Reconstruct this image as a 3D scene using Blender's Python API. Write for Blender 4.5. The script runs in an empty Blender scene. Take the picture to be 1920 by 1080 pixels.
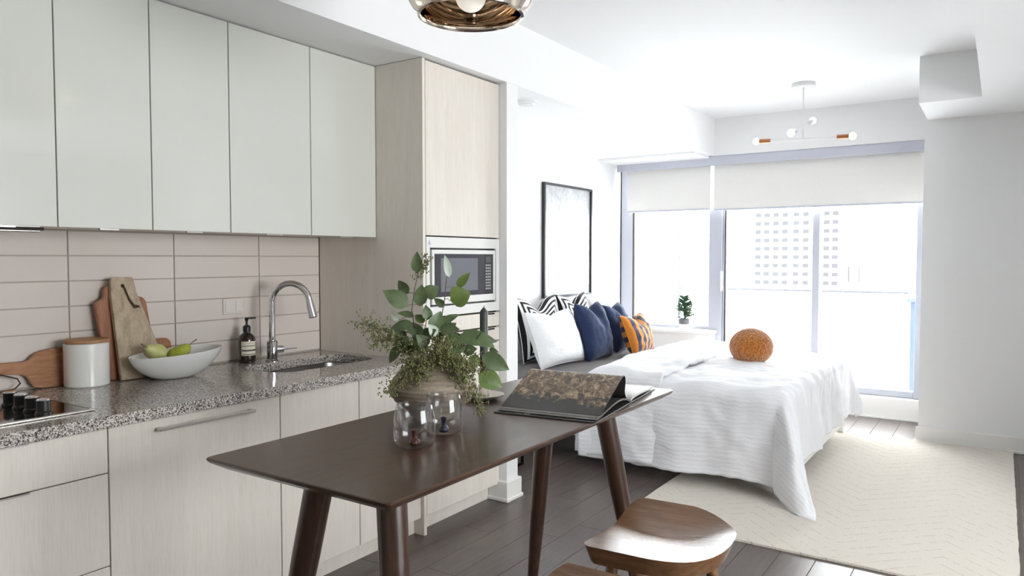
import bpy, bmesh, math, random
from mathutils import Vector, Matrix, noise
random.seed(7)
R = math.radians
SC = bpy.context.scene
COL = SC.collection

# ------------------------------------------------------------------ camera, sky, light, exposure
CAM_H = 1.43
cd = bpy.data.cameras.new('camera'); cam = bpy.data.objects.new('camera', cd); COL.objects.link(cam)
cd.sensor_fit = 'HORIZONTAL'; cd.sensor_width = 36.0; cd.lens = 36.0*1373/1920
cam.location = (0, 0, CAM_H)
cam.rotation_euler = (R(90)-math.atan(56/1373), 0, math.atan(918/1373))
cd.clip_start = 0.05; cd.clip_end = 500
SC.camera = cam

SKY = 8.0
w = bpy.data.worlds.new('overcast_sky'); SC.world = w; w.use_nodes = True
bg = w.node_tree.nodes['Background']; bg.inputs[0].default_value = (0.97, 0.985, 1.0, 1); bg.inputs[1].default_value = SKY

def portal(loc, rot, sx, sy):
    l = bpy.data.lights.new('window_portal', 'AREA'); l.shape = 'RECTANGLE'; l.size = sx; l.size_y = sy
    l.cycles.is_portal = True
    o = bpy.data.objects.new('window_portal', l); o.location = loc; o.rotation_euler = rot; COL.objects.link(o)
portal((-2.0, 7.42, 1.2), (R(-90), 0, 0), 2.9, 2.4)
portal((2.62, 1.85, 1.5), (0, R(90), 0), 1.4, 2.3)  # portal at the added side window

vs = SC.view_settings
vs.view_transform = 'Standard'; vs.look = 'None'; vs.gamma = 1.0; vs.use_curve_mapping = False
vs.exposure = 1.24
SC.cycles.glossy_bounces = 8; SC.cycles.transparent_max_bounces = 16

# ------------------------------------------------------------------ helpers
def srgb(r, g, b):
    f = lambda c: (c/255/12.92) if c/255 <= 0.04045 else ((c/255+0.055)/1.055)**2.4
    return (f(r), f(g), f(b), 1.0)

class NT:
    def __init__(s, name):
        s.m = bpy.data.materials.new(name); s.m.use_nodes = True
        s.t = s.m.node_tree; s.n = s.t.nodes; s.b = s.n['Principled BSDF']; s.out = s.n['Material Output']
    def new(s, typ, **kw):
        nd = s.n.new(typ)
        for k, v in kw.items(): setattr(nd, k, v)
        return nd
    def link(s, a, b): s.t.links.new(a, b)
    def coords(s, kind='Object', scale=(1, 1, 1), rand=False, rot=(0, 0, 0)):
        tc = s.new('ShaderNodeTexCoord'); mp = s.new('ShaderNodeMapping')
        mp.inputs['Scale'].default_value = scale; mp.inputs['Rotation'].default_value = rot
        s.link(tc.outputs[kind], mp.inputs['Vector'])
        if rand:
            oi = s.new('ShaderNodeObjectInfo'); ml = s.new('ShaderNodeMath', operation='MULTIPLY'); ml.inputs[1].default_value = 37.0
            s.link(oi.outputs['Random'], ml.inputs[0]); cb = s.new('ShaderNodeCombineXYZ')
            for i in range(3): s.link(ml.outputs[0], cb.inputs[i])
            s.link(cb.outputs[0], mp.inputs['Location'])
        return mp.outputs[0]
    def noise(s, vec, scale=5, detail=3, rough=.5, dist=0):
        nd = s.new('ShaderNodeTexNoise'); nd.inputs['Scale'].default_value = scale; nd.inputs['Detail'].default_value = detail
        nd.inputs['Roughness'].default_value = rough; nd.inputs['Distortion'].default_value = dist
        s.link(vec, nd.inputs['Vector']); return nd.outputs['Fac']
    def ramp(s, fac, stops, interp='LINEAR'):
        nd = s.new('ShaderNodeValToRGB'); cr = nd.color_ramp; cr.interpolation = interp
        while len(cr.elements) < len(stops): cr.elements.new(.5)
        for e, (p, c) in zip(cr.elements, stops): e.position = p; e.color = c
        s.link(fac, nd.inputs[0]); return nd.outputs[0]
    def mix(s, fac, a, b, blend='MIX'):
        nd = s.new('ShaderNodeMix', data_type='RGBA', blend_type=blend)
        for i, v in ((0, fac), (6, a), (7, b)):
            if isinstance(v, (int, float)): nd.inputs[i].default_value = v
            elif isinstance(v, tuple): nd.inputs[i].default_value = v
            else: s.link(v, nd.inputs[i])
        return nd.outputs[2]
    def math(s, op, a, b=None, c=None):
        nd = s.new('ShaderNodeMath', operation=op)
        for i, v in enumerate((a, b, c)):
            if v is None: continue
            if isinstance(v, (int, float)): nd.inputs[i].default_value = v
            else: s.link(v, nd.inputs[i])
        return nd.outputs[0]
    def bump(s, h, strength=.3, dist=.005):
        nd = s.new('ShaderNodeBump'); nd.inputs['Strength'].default_value = strength; nd.inputs['Distance'].default_value = dist
        s.link(h, nd.inputs['Height']); s.link(nd.outputs[0], s.b.inputs['Normal'])
    def base(s, col):
        if isinstance(col, tuple): s.b.inputs['Base Color'].default_value = col
        else: s.link(col, s.b.inputs['Base Color'])
    def setp(s, rough=.5, metal=0, spec=.5, coat=0, sheen=0):
        s.b.inputs['Roughness'].default_value = rough; s.b.inputs['Metallic'].default_value = metal
        s.b.inputs['Specular IOR Level'].default_value = spec; s.b.inputs['Coat Weight'].default_value = coat
        s.b.inputs['Coat Roughness'].default_value = .08
        s.b.inputs['Sheen Weight'].default_value = sheen

def plain(name, col, rough=.5, metal=0, spec=.5, coat=0, sheen=0, grain=0, gscale=200, bump=0, bscale=300, bdist=.002):
    t = NT(name); t.setp(rough, metal, spec, coat, sheen)
    if grain:
        f = t.noise(t.coords(), gscale, 3); d = tuple(c*(1-grain) for c in col[:3])+(1,); l = tuple(min(1, c*(1+grain*.6)) for c in col[:3])+(1,)
        t.base(t.ramp(f, [(.3, d), (.7, l)]))
    else: t.base(col)
    if bump: t.bump(t.noise(t.coords(), bscale, 2), bump, bdist)
    return t.m

def wood(name, c1, c2, c3, stretch=(12, 1, 12), scale=6, rough=.35, coat=0, rand=False, bump=.05, spec=.5):
    t = NT(name); t.setp(rough, 0, spec, coat)
    v = t.coords(scale=stretch, rand=rand)
    f = t.noise(v, scale, 6, .6, .6)
    g = t.noise(v, scale*6, 3, .6)
    col = t.ramp(f, [(.25, c1), (.5, c2), (.75, c3)])
    t.base(t.mix(.25, col, t.ramp(g, [(.3, c1), (.7, c3)])))
    if bump: t.bump(g, bump, .002)
    return t.m

def glass_thin(name, tint=(1, 1, 1, 1), ior=1.5, rough=0.0, power=5.0, amp=1.0):
    t = NT(name); t.n.remove(t.b)
    tr = t.new('ShaderNodeBsdfTransparent'); tr.inputs[0].default_value = tint
    gl = t.new('ShaderNodeBsdfGlossy'); gl.inputs['Roughness'].default_value = rough
    lw = t.new('ShaderNodeLayerWeight'); lw.inputs[0].default_value = .5
    f0 = ((ior-1)/(ior+1))**2
    fr = t.math('MULTIPLY', t.math('ADD', t.math('MULTIPLY', t.math('POWER', lw.outputs['Facing'], power), .9), f0), amp)
    mx = t.new('ShaderNodeMixShader'); t.link(fr, mx.inputs[0]); t.link(tr.outputs[0], mx.inputs[1]); t.link(gl.outputs[0], mx.inputs[2])
    t.link(mx.outputs[0], t.out.inputs[0]); return t.m

def frosted(name, col):
    t = NT(name); t.n.remove(t.b)
    a = t.new('ShaderNodeBsdfTranslucent'); a.inputs[0].default_value = col
    d = t.new('ShaderNodeBsdfDiffuse'); d.inputs[0].default_value = col
    mx = t.new('ShaderNodeMixShader'); mx.inputs[0].default_value = .3
    t.link(a.outputs[0], mx.inputs[1]); t.link(d.outputs[0], mx.inputs[2]); t.link(mx.outputs[0], t.out.inputs[0]); return t.m

# ------------------------------------------------------------------ materials
m_wall = plain('white_paint', srgb(240, 240, 240), .6, bump=.05, bscale=120)
m_ceil = plain('ceiling_paint', srgb(243, 243, 243), .7, bump=.06, bscale=90)
m_trimw = plain('white_trim', srgb(240, 238, 234), .4)
m_gap = plain('dark_gap', srgb(45, 38, 32), .8)

def make_laminate():
    t = NT('pale_ash_laminate'); t.setp(.42, 0, .4)
    v = t.coords(scale=(55, 55, 3)); f = t.noise(v, 4, 6, .65, .3); v2 = t.coords(scale=(9, 9, .6)); g = t.noise(v2, 3, 2)
    a = t.ramp(f, [(.3, srgb(222, 213, 202)), (.5, srgb(231, 223, 213)), (.72, srgb(236, 229, 220))])
    t.base(t.mix(.25, a, t.ramp(g, [(.35, srgb(220, 212, 201)), (.65, srgb(236, 230, 221))])))
    t.bump(f, .06, .001); return t.m
m_lam = make_laminate()
m_upper = plain('glossy_white_door', srgb(218, 219, 211), .12, coat=.5)
m_handle = plain('brushed_steel', srgb(200, 196, 190), .3, 1)
m_chrome = plain('chrome', srgb(225, 225, 228), .06, 1)
m_steel = plain('sink_steel', srgb(170, 168, 164), .28, 1)
m_tile = plain('glazed_tile', srgb(220, 210, 202), .13, coat=.3)
m_grout = plain('grout', srgb(190, 178, 169), .8)

def make_granite():
    t = NT('speckled_granite'); t.setp(.12, 0, .5)
    v = t.coords()
    vo = t.new('ShaderNodeTexVoronoi'); vo.inputs['Scale'].default_value = 290; vo.inputs['Randomness'].default_value = 1; t.link(v, vo.inputs['Vector'])
    sep = t.new('ShaderNodeSeparateColor'); t.link(vo.outputs['Color'], sep.inputs[0])
    n = t.noise(v, 90, 4, .6)
    f = t.math('ADD', t.math('MULTIPLY', sep.outputs[0], .62), t.math('MULTIPLY', n, .55))
    c = t.ramp(f, [(0, srgb(38, 36, 36)), (.34, srgb(60, 56, 54)), (.46, srgb(128, 121, 116)), (.62, srgb(176, 168, 162)), (.8, srgb(222, 214, 207))])
    t.base(c); return t.m
m_granite = make_granite()

def make_plank():
    t = NT('dark_laminate_plank'); t.setp(.3, 0, .5)
    v = t.coords(scale=(14, 1.2, 1), rand=True); f = t.noise(v, 4, 6, .6, .4)
    v2 = t.coords(scale=(60, 3, 1), rand=True); g = t.noise(v2, 6, 4, .6)
    a = t.ramp(f, [(.28, srgb(80, 68, 64)), (.5, srgb(100, 88, 83)), (.75, srgb(118, 106, 100))])
    oi = t.new('ShaderNodeObjectInfo')
    b = t.mix(.35, a, t.ramp(oi.outputs['Random'], [(0, srgb(78, 68, 65)), (1, srgb(106, 97, 94))]))
    t.base(t.mix(.3, b, t.ramp(g, [(.3, srgb(66, 57, 54)), (.7, srgb(112, 103, 99))])))
    t.bump(g, .06, .002); return t.m
m_plank = make_plank()

m_table = wood('walnut_table', srgb(56, 38, 28), srgb(73, 51, 39), srgb(88, 63, 49), (14, 1.3, 14), 4, .30, .12)
m_tleg = wood('walnut_leg', srgb(46, 29, 21), srgb(62, 41, 31), srgb(78, 53, 40), (14, 14, 1.3), 4, .3, .2)
m_stool = wood('stool_walnut', srgb(90, 60, 36), srgb(116, 81, 52), srgb(142, 105, 72), (2, 14, 14), 4, .27, 0, bump=0, spec=.9)
m_boarddk = wood('acacia_wood', srgb(118, 72, 38), srgb(160, 106, 62), srgb(186, 132, 84), (20, 2, 14), 4, .5)
m_boardrd = wood('cherry_wood', srgb(126, 78, 52), srgb(156, 102, 72), srgb(178, 124, 90), (20, 20, 2), 4, .5)
m_boardlt = wood('weathered_wood', srgb(140, 122, 98), srgb(182, 163, 137), srgb(208, 192, 168), (7, 7, 3), 5, .6)
m_lidwood = wood('lid_wood', srgb(150, 104, 66), srgb(180, 132, 90), srgb(196, 150, 108), (14, 2, 14), 4, .5)
m_ceramic = plain('white_ceramic', srgb(240, 240, 237), .14, coat=.4)
m_canister = plain('canister_glaze', srgb(236, 235, 229), .2, coat=.3)
m_cord = plain('brown_leather_cord', srgb(70, 46, 30), .7)
m_soap = plain('dark_amber_bottle', srgb(34, 24, 18), .12, coat=.3)
m_black = plain('black_plastic', srgb(26, 25, 25), .35)
m_blackmetal = plain('black_metal', srgb(28, 27, 27), .4, .6)
m_blackglass = plain('black_ceramic_glass', srgb(24, 22, 22), .06, coat=.5)
m_paper = plain('cream_paper', srgb(226, 220, 200), .6)
m_ink = plain('dark_ink', srgb(52, 48, 40), .6)
m_vase = None
def make_vase():
    t = NT('ribbed_stoneware'); t.setp(.75, 0, .3)
    v = t.coords(scale=(6, 6, 46)); f = t.noise(v, 3, 4, .6, .5); n = t.noise(t.coords(), 180, 3)
    t.base(t.mix(.35, t.ramp(f, [(.3, srgb(128, 114, 98)), (.5, srgb(160, 146, 128)), (.72, srgb(182, 168, 150))]), t.ramp(n, [(.3, srgb(122, 108, 92)), (.7, srgb(182, 170, 152))])))
    t.bump(f, .5, .004); return t.m
m_vase = make_vase()
def make_leaf(name, a, b, back=.0):
    t = NT(name); t.setp(.45, 0, .4)
    f = t.noise(t.coords(rand=True), 25, 3); t.base(t.ramp(f, [(.3, a), (.7, b)]))
    t.b.inputs['Subsurface Weight'].default_value = 0
    t.bump(t.noise(t.coords(scale=(1, 1, 1)), 120, 2), .15, .002); return t.m
m_leaf = make_leaf('eucalyptus_leaf_green', srgb(74, 92, 58), srgb(102, 118, 80))
m_leafb = make_leaf('bright_leaf_green', srgb(80, 100, 42), srgb(106, 126, 62))
m_leafp = make_leaf('pale_leaf_back', srgb(168, 180, 164), srgb(196, 205, 190))
m_stem = plain('twig_brown', srgb(96, 82, 60), .7)
m_berry = plain('seed_green', srgb(122, 124, 74), .6, grain=.3, gscale=60)
m_candle = plain('dark_green_wax', srgb(62, 66, 64), .5, grain=.2, gscale=150)
m_holder = plain('cream_stoneware', srgb(232, 224, 212), .35)
m_glass = glass_thin('tumbler_glass', (.95, .95, .955, 1), 1.6, 0, 2.6)
m_amber = plain('amber_glass', srgb(70, 32, 20), .08, coat=.6)
m_blueg = plain('cobalt_glass', srgb(28, 30, 54), .08, coat=.6)
m_cover = plain('charcoal_cover', srgb(64, 62, 60), .35)
m_page = plain('white_paper', srgb(232, 230, 226), .5)
m_mirror = plain('gold_tinted_mirror', srgb(226, 214, 200), .04, 1)
m_bulb = None
def make_bulb(name, col, st):
    t = NT(name); t.setp(.3); t.base(srgb(245, 243, 238)); t.b.inputs['Emission Color'].default_value = col; t.b.inputs['Emission Strength'].default_value = st; return t.m
m_bulb = make_bulb('frosted_bulb', (1, .93, .82, 1), .25)
m_copper = plain('copper', srgb(176, 120, 82), .3, .9)
m_lampw = plain('lamp_white', srgb(226, 226, 226), .4)
m_mattress = plain('grey_sheet', srgb(92, 87, 86), .85, sheen=.05, bump=.3, bscale=25, bdist=.01)
m_bedw = plain('white_bed_frame', srgb(238, 237, 233), .4)

def make_linen(name, col, ribs=True):
    t = NT(name); t.setp(.85, 0, .2, 0, .2); t.base(col)
    v = t.coords('UV', (1, 1, 1))
    if ribs:
        wv = t.new('ShaderNodeTexWave', wave_type='BANDS', bands_direction='Y'); wv.inputs['Scale'].default_value = 11; wv.inputs['Distortion'].default_value = 2.2
        wv.inputs['Detail'].default_value = 3; wv.inputs['Detail Scale'].default_value = 2.5; t.link(v, wv.inputs['Vector'])
        n = t.noise(t.coords('UV', (6, 26, 1)), 5, 4, .6, .5)
        h = t.math('ADD', t.math('MULTIPLY', wv.outputs['Fac'], .30), t.math('MULTIPLY', n, 1.0)); t.bump(h, .55, .006)
    else:
        n = t.noise(t.coords('UV', (6, 6, 1)), 5, 5, .6, .4); t.bump(n, .5, .012)
    return t.m
m_duvet = make_linen('white_seersucker', srgb(233, 233, 236))
m_linen = make_linen('white_linen', srgb(240, 240, 241), False)
def make_navy():
    t = NT('navy_linen'); t.setp(.85, 0, .2, 0, .15)
    n = t.noise(t.coords('UV', (1, 1, 1)), 180, 3); f = t.noise(t.coords('UV', (1, 1, 1)), 4, 3)
    t.base(t.mix(.4, t.ramp(n, [(.3, srgb(26, 38, 66)), (.7, srgb(46, 60, 94))]), t.ramp(f, [(.3, srgb(28, 40, 70)), (.7, srgb(46, 60, 96))])))
    t.bump(t.noise(t.coords('UV', (1, 1, 1)), 9, 4), .5, .012); return t.m
m_navy = make_navy()
def make_frames():      # concentric mitred black stripes
    t = NT('mitred_black_white_stripe'); t.setp(.85, 0, .2, 0, .2)
    tc = t.new('ShaderNodeTexCoord'); sp = t.new('ShaderNodeSeparateXYZ'); t.link(tc.outputs['UV'], sp.inputs[0])
    u = t.math('ABSOLUTE', t.math('SUBTRACT', sp.outputs[0], .5)); v = t.math('ABSOLUTE', t.math('SUBTRACT', sp.outputs[1], .5))
    d = t.math('MAXIMUM', u, v); s = t.math('FRACT', t.math('MULTIPLY', d, 13.0)); k = t.math('LESS_THAN', s, .5)
    t.base(t.mix(k, srgb(240, 240, 238), srgb(28, 28, 30))); t.bump(t.noise(t.coords('UV'), 9, 4), .4, .01); return t.m
m_frames = make_frames()
def make_ostripe(axis, n):
    t = NT('orange_navy_stripe'); t.setp(.85, 0, .2, 0, .3)
    tc = t.new('ShaderNodeTexCoord'); sp = t.new('ShaderNodeSeparateXYZ'); t.link(tc.outputs['UV'], sp.inputs[0])
    s = t.math('FRACT', t.math('ADD', t.math('MULTIPLY', sp.outputs[axis], n), .0)); k = t.math('LESS_THAN', s, .5)
    t.base(t.mix(k, srgb(44, 42, 66), srgb(198, 122, 44))); t.bump(t.noise(t.coords('UV'), 9, 4), .4, .01); return t.m
m_ostu = make_ostripe(0, 5.5); m_ostv = make_ostripe(1, 4.0)
def make_boucle():
    t = NT('rust_boucle'); t.setp(.95, 0, .1, 0, .5)
    vo = t.new('ShaderNodeTexVoronoi'); vo.inputs['Scale'].default_value = 75; t.link(t.coords(), vo.inputs['Vector'])
    t.base(t.ramp(vo.outputs['Distance'], [(.0, srgb(216, 140, 62)), (.7, srgb(164, 96, 34))]))
    nd = t.math('SUBTRACT', 1.0, vo.outputs['Distance']); t.bump(nd, 1.0, .012); return t.m
m_boucle = make_boucle()
def make_rug():
    t = NT('cream_wool_rug'); t.setp(.95, 0, .1, 0, .3)
    tc = t.new('ShaderNodeTexCoord'); sp = t.new('ShaderNodeSeparateXYZ'); t.link(tc.outputs['Object'], sp.inputs[0])
    # chevron lines
    xx = t.math('PINGPONG', t.math('ADD', sp.outputs[0], 4.0), .46)
    nz = t.noise(t.coords(), 6, 3)
    d = t.math('ADD', t.math('ADD', sp.outputs[1], t.math('MULTIPLY', xx, .95)), t.math('MULTIPLY', nz, .03))
    fr = t.math('FRACT', t.math('MULTIPLY', d, 9.0)); ln = t.math('LESS_THAN', fr, .06)
    brk = t.math('GREATER_THAN', t.noise(t.coords(scale=(4, 4, 1)), 5, 4), .5)
    k = t.math('MULTIPLY', t.math('MULTIPLY', ln, brk), .38)
    fine = t.noise(t.coords(scale=(30, 90, 1)), 5, 3)
    c = t.ramp(fine, [(.3, srgb(216, 205, 190)), (.6, srgb(232, 224, 213)), (.8, srgb(240, 234, 226))])
    t.base(t.mix(k, c, srgb(128, 108, 84)))
    h = t.math('SUBTRACT', t.math('MULTIPLY', fine, .8), t.math('MULTIPLY', ln, .5)); t.bump(h, .8, .006); return t.m
m_rug = make_rug()
def make_print():
    t = NT('faded_winter_print'); t.setp(.35, 0, .4)
    v = t.coords(scale=(1, 1, 1)); f = t.noise(v, 3.5, 5, .6, 1.5)
    vo = t.noise(t.coords(scale=(1, 6, 1.5)), 3.2, 6, .75, 3)
    ln = t.math('LESS_THAN', t.math('ABSOLUTE', t.math('SUBTRACT', vo, .5)), .012)
    c = t.ramp(f, [(.35, srgb(160, 163, 168)), (.65, srgb(204, 206, 208))])
    t.base(t.mix(t.math('MULTIPLY', ln, .7), c, srgb(96, 96, 100))); return t.m
m_print = make_print()
def make_pagephoto():
    t = NT('grass_photograph'); t.setp(.22, 0, .5)
    tc = t.new('ShaderNodeTexCoord'); sp = t.new('ShaderNodeSeparateXYZ'); t.link(tc.outputs['UV'], sp.inputs[0])
    f = t.noise(t.coords('UV', (5, 3.2, 1)), 2.2, 4, .6, .6); g = t.noise(t.coords('UV', (6, 3.4, 1)), 2.4, 5, .72, 1.4)
    up = t.math('ADD', t.math('MULTIPLY', sp.outputs[1], 1.3), t.math('MULTIPLY', f, 1.1))
    warm = t.ramp(g, [(.36, srgb(56, 46, 36)), (.5, srgb(116, 96, 74)), (.6, srgb(170, 146, 116)), (.7, srgb(222, 202, 174))])
    k = t.ramp(up, [(.85, (0, 0, 0, 1)), (1.45, (1, 1, 1, 1))])
    t.base(t.mix(k, srgb(46, 44, 42), warm)); return t.m
m_photo = make_pagephoto()
m_pane = glass_thin('window_glass', (.99, 1, 1, 1), 1.35)
m_frame = plain('window_frame_aluminium', srgb(184, 187, 197), .4)
m_rail = plain('grey_rail_metal', srgb(96, 98, 104), .5)
m_blind = frosted('roller_blind_fabric', srgb(200, 200, 200))
def make_blind():
    t = NT('woven_blind'); t.n.remove(t.b)
    v = t.coords(scale=(260, 260, 260)); n = t.noise(v, 3, 2)
    c = t.ramp(n, [(.3, srgb(222, 220, 216)), (.7, srgb(238, 236, 233))])
    a = t.new('ShaderNodeBsdfTranslucent'); d = t.new('ShaderNodeBsdfDiffuse'); t.link(c, d.inputs[0]); a.inputs[0].default_value = (.03, .03, .03, 1)
    ad = t.new('ShaderNodeAddShader'); t.link(a.outputs[0], ad.inputs[0]); t.link(d.outputs[0], ad.inputs[1]); t.link(ad.outputs[0], t.out.inputs[0]); return t.m
m_blind = make_blind()
m_valance = plain('blind_cassette', srgb(196, 198, 210), .5)
m_frost = frosted('frosted_balcony_glass', (.95, .96, .97, 1))
m_needle = make_leaf('needle_green', srgb(48, 84, 58), srgb(84, 118, 84))
m_potg = plain('grey_pot', srgb(112, 112, 114), .7)
m_soil = plain('potting_soil', srgb(60, 48, 40), .9)
m_concrete = plain('balcony_concrete', srgb(200, 200, 198), .8, grain=.1, gscale=20)
m_tower = plain('white_tower_wall', srgb(236, 236, 234), .7)
m_towerwin = plain('tower_window_glass', srgb(56, 56, 58), .6, spec=.0)
m_pear = None
def make_pear(n, a, b):
    t = NT(n); t.setp(.4, 0, .4); t.base(t.ramp(t.noise(t.coords(), 30, 4), [(.3, a), (.7, b)])); return t.m
m_pear = make_pear('pear_green', srgb(150, 160, 50), srgb(184, 190, 76))
m_pearp = make_pear('pear_pale', srgb(190, 192, 120), srgb(214, 212, 150))

# ------------------------------------------------------------------ geometry helpers
ORG = {}
class G:
    def __init__(s): s.v = []; s.f = []; s.uv = None
    def add(s, V, F):
        o = len(s.v); s.v += [tuple(p) for p in V]; s.f += [tuple(i+o for i in f) for f in F]; return s
    def box(s, x0, x1, y0, y1, z0, z1, bev=0, seg=1):
        if bev:
            bm = bmesh.new(); bmesh.ops.create_cube(bm, size=1)
            for p in bm.verts: p.co = ((x0+x1)/2+p.co.x*(x1-x0), (y0+y1)/2+p.co.y*(y1-y0), (z0+z1)/2+p.co.z*(z1-z0))
            bmesh.ops.bevel(bm, geom=bm.edges[:], offset=bev, segments=seg, affect='EDGES', profile=.5)
            bm.verts.index_update(); s.add([p.co[:] for p in bm.verts], [[q.index for q in f.verts] for f in bm.faces]); bm.free()
        else:
            s.add([(x0,y0,z0),(x1,y0,z0),(x1,y1,z0),(x0,y1,z0),(x0,y0,z1),(x1,y0,z1),(x1,y1,z1),(x0,y1,z1)],
                  [(0,3,2,1),(4,5,6,7),(0,1,5,4),(1,2,6,5),(2,3,7,6),(3,0,4,7)])
        return s
    def tube(s, pts, rad, n=10, caps=True):
        pts = [Vector(p) for p in pts]
        if not isinstance(rad, (list, tuple)): rad = [rad]*len(pts)
        V = []; F = []; nrm = None
        for i, p in enumerate(pts):
            d = (pts[min(i+1, len(pts)-1)]-pts[max(i-1, 0)]).normalized()
            if nrm is None: nrm = d.orthogonal().normalized()
            else: nrm = (nrm-d*nrm.dot(d)); nrm = nrm.normalized() if nrm.length > 1e-6 else d.orthogonal().normalized()
            b = d.cross(nrm)
            for k in range(n):
                a = 2*math.pi*k/n; V.append(p+(nrm*math.cos(a)+b*math.sin(a))*rad[i])
        for i in range(len(pts)-1):
            for k in range(n): F.append((i*n+k, i*n+(k+1) % n, (i+1)*n+(k+1) % n, (i+1)*n+k))
        if caps:
            F.append(tuple(reversed(range(n)))); F.append(tuple(range((len(pts)-1)*n, len(pts)*n)))
        return s.add(V, F)
    def lathe(s, c, prof, n=32, sx=1, sy=1):
        V = []; F = []
        for r, z in prof:
            for k in range(n):
                a = 2*math.pi*k/n; V.append((c[0]+r*sx*math.cos(a), c[1]+r*sy*math.sin(a), c[2]+z))
        for i in range(len(prof)-1):
            for k in range(n): F.append((i*n+k, i*n+(k+1) % n, (i+1)*n+(k+1) % n, (i+1)*n+k))
        if prof[0][0] > 1e-5 and prof[0] != prof[-1]: F.append(tuple(reversed(range(n))))
        if prof[-1][0] > 1e-5 and prof[0] != prof[-1]: F.append(tuple(range((len(prof)-1)*n, len(prof)*n)))
        return s.add(V, F)
    def shell(s, c, prof, n=32, sx=1, sy=1):   # open lathe, no caps
        V = []; F = []
        for r, z in prof:
            for k in range(n):
                a = 2*math.pi*k/n; V.append((c[0]+r*sx*math.cos(a), c[1]+r*sy*math.sin(a), c[2]+z))
        for i in range(len(prof)-1):
            for k in range(n): F.append((i*n+k, i*n+(k+1) % n, (i+1)*n+(k+1) % n, (i+1)*n+k))
        return s.add(V, F)
    def prism(s, poly, axis, a0, a1):          # 2-D polygon extruded along an axis
        n = len(poly); P = []
        for a in (a0, a1):
            for (p, q) in poly: P.append({'x': (a, p, q), 'y': (p, a, q), 'z': (p, q, a)}[axis])
        F = [tuple(range(n)), tuple(reversed(range(n, 2*n)))]+[(i, n+i, n+(i+1) % n, (i+1) % n) for i in range(n)]
        return s.add(P, F)
    def sphere(s, c, r, n=12, m=8, sc=(1, 1, 1)):
        prof = [(max(1e-4, math.sin(math.pi*i/m)), -math.cos(math.pi*i/m)) for i in range(m+1)]
        V = []; F = []
        for rr, z in prof:
            for k in range(n):
                a = 2*math.pi*k/n; V.append((c[0]+r*rr*math.cos(a)*sc[0], c[1]+r*rr*math.sin(a)*sc[1], c[2]+r*z*sc[2]))
        for i in range(m):
            for k in range(n): F.append((i*n+k, i*n+(k+1) % n, (i+1)*n+(k+1) % n, (i+1)*n+k))
        return s.add(V, F)

def fixn(me):
    bm = bmesh.new(); bm.from_mesh(me); bmesh.ops.recalc_face_normals(bm, faces=bm.faces[:]); bm.to_mesh(me); bm.free()

def add(name, g, mat, parent=None, smooth=False, loc=None, uv=None, recalc=True, angle=35):
    org = ORG[parent.name] if parent else Vector(loc or (0, 0, 0))
    me = bpy.data.meshes.new(name); me.from_pydata([tuple(Vector(p)-org) for p in g.v], [], g.f)
    if uv:
        l = me.uv_layers.new(name='UVMap')
        for lp in me.loops: l.data[lp.index].uv = uv[lp.vertex_index]
    if recalc: fixn(me)
    me.update()
    if smooth:
        for p in me.polygons: p.use_smooth = True
        me.set_sharp_from_angle(angle=R(angle))
    for m in (mat if isinstance(mat, list) else [mat]): me.materials.append(m)
    o = bpy.data.objects.new(name, me); COL.objects.link(o)
    if parent: o.parent = parent
    else: o.location = org
    ORG[o.name] = org
    return o

def tag(o, label=None, cat=None, group=None, kind=None):
    if label: o['label'] = label
    if cat: o['category'] = cat
    if group: o['group'] = group
    if kind: o['kind'] = kind
    return o
def thing(name, label, cat, loc=(0, 0, 0), group=None):
    o = bpy.data.objects.new(name, None); o.empty_display_size = .05; COL.objects.link(o); o.location = loc
    ORG[o.name] = Vector(loc); return tag(o, label, cat, group)
def struct(name, g, mat, label=None, smooth=False):
    o = add(name, g, mat, None, smooth); o['kind'] = 'structure'
    if label: o['label'] = label
    return o
def copy_tree(o, parent=None):
    c = o.copy(); COL.objects.link(c); c.parent = parent; ORG[c.name] = ORG[o.name]
    for ch in list(o.children): copy_tree(ch, c)
    return c
def B(*a, **k): return G().box(*a, **k)

# ------------------------------------------------------------------ the room
KX = -3.21      # kitchen wall
BX = -3.46      # bedroom wall
WY = 7.30       # window wall
CZ = 2.80       # ceiling
SZ = 2.44       # soffit underside
floor = struct('floor', B(-4.2, 3.0, -3.2, 7.5, -.2, -.004), m_plank, 'dark grey-brown laminate plank floor')
pw, pl = .165, 1.22
g = B(-pw/2+.0008, pw/2-.0008, -pl/2+.0008, pl/2-.0008, -.012, 0, .0015)
pm = None; ci = 0
x = -2.68
while x < 1.4:
    y = .2-random.random()*pl
    while y < 7.3:
        if pm is None:
            p = add('plank', g, m_plank, floor); pm = p.data
        else:
            p = bpy.data.objects.new('plank', pm); COL.objects.link(p); p.parent = floor
        p.location = (x+pw/2, y+pl/2, 0)
        y += pl
    x += pw
struct('ceiling', B(-3.7, 3.0, -3.2, 7.5, CZ, CZ+.2), m_ceil, 'smooth white ceiling')
kw = struct('wall_kitchen', B(KX-.15, KX-.008, -3.2, 3.52, 0, CZ), m_grout, 'kitchen wall behind the cabinets')
struct('wall_partition', B(-3.5, -2.39, 3.52, 3.635, 0, SZ), m_wall, 'thin white partition end beside the tall cabinet')
struct('wall_left', B(BX-.15, BX, 3.6, 7.5, 0, CZ), m_wall, 'bright white bedroom wall behind the bed')
struct('trim_1', B(-3.6, -2.385, -3.2, 7.32, SZ, CZ), m_ceil, 'dropped white soffit above kitchen and bed')
struct('trim_2', B(-3.46, -2.44, 6.75, 7.32, SZ-.022, SZ+.01), m_ceil, 'shallow ceiling step by the window')
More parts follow.
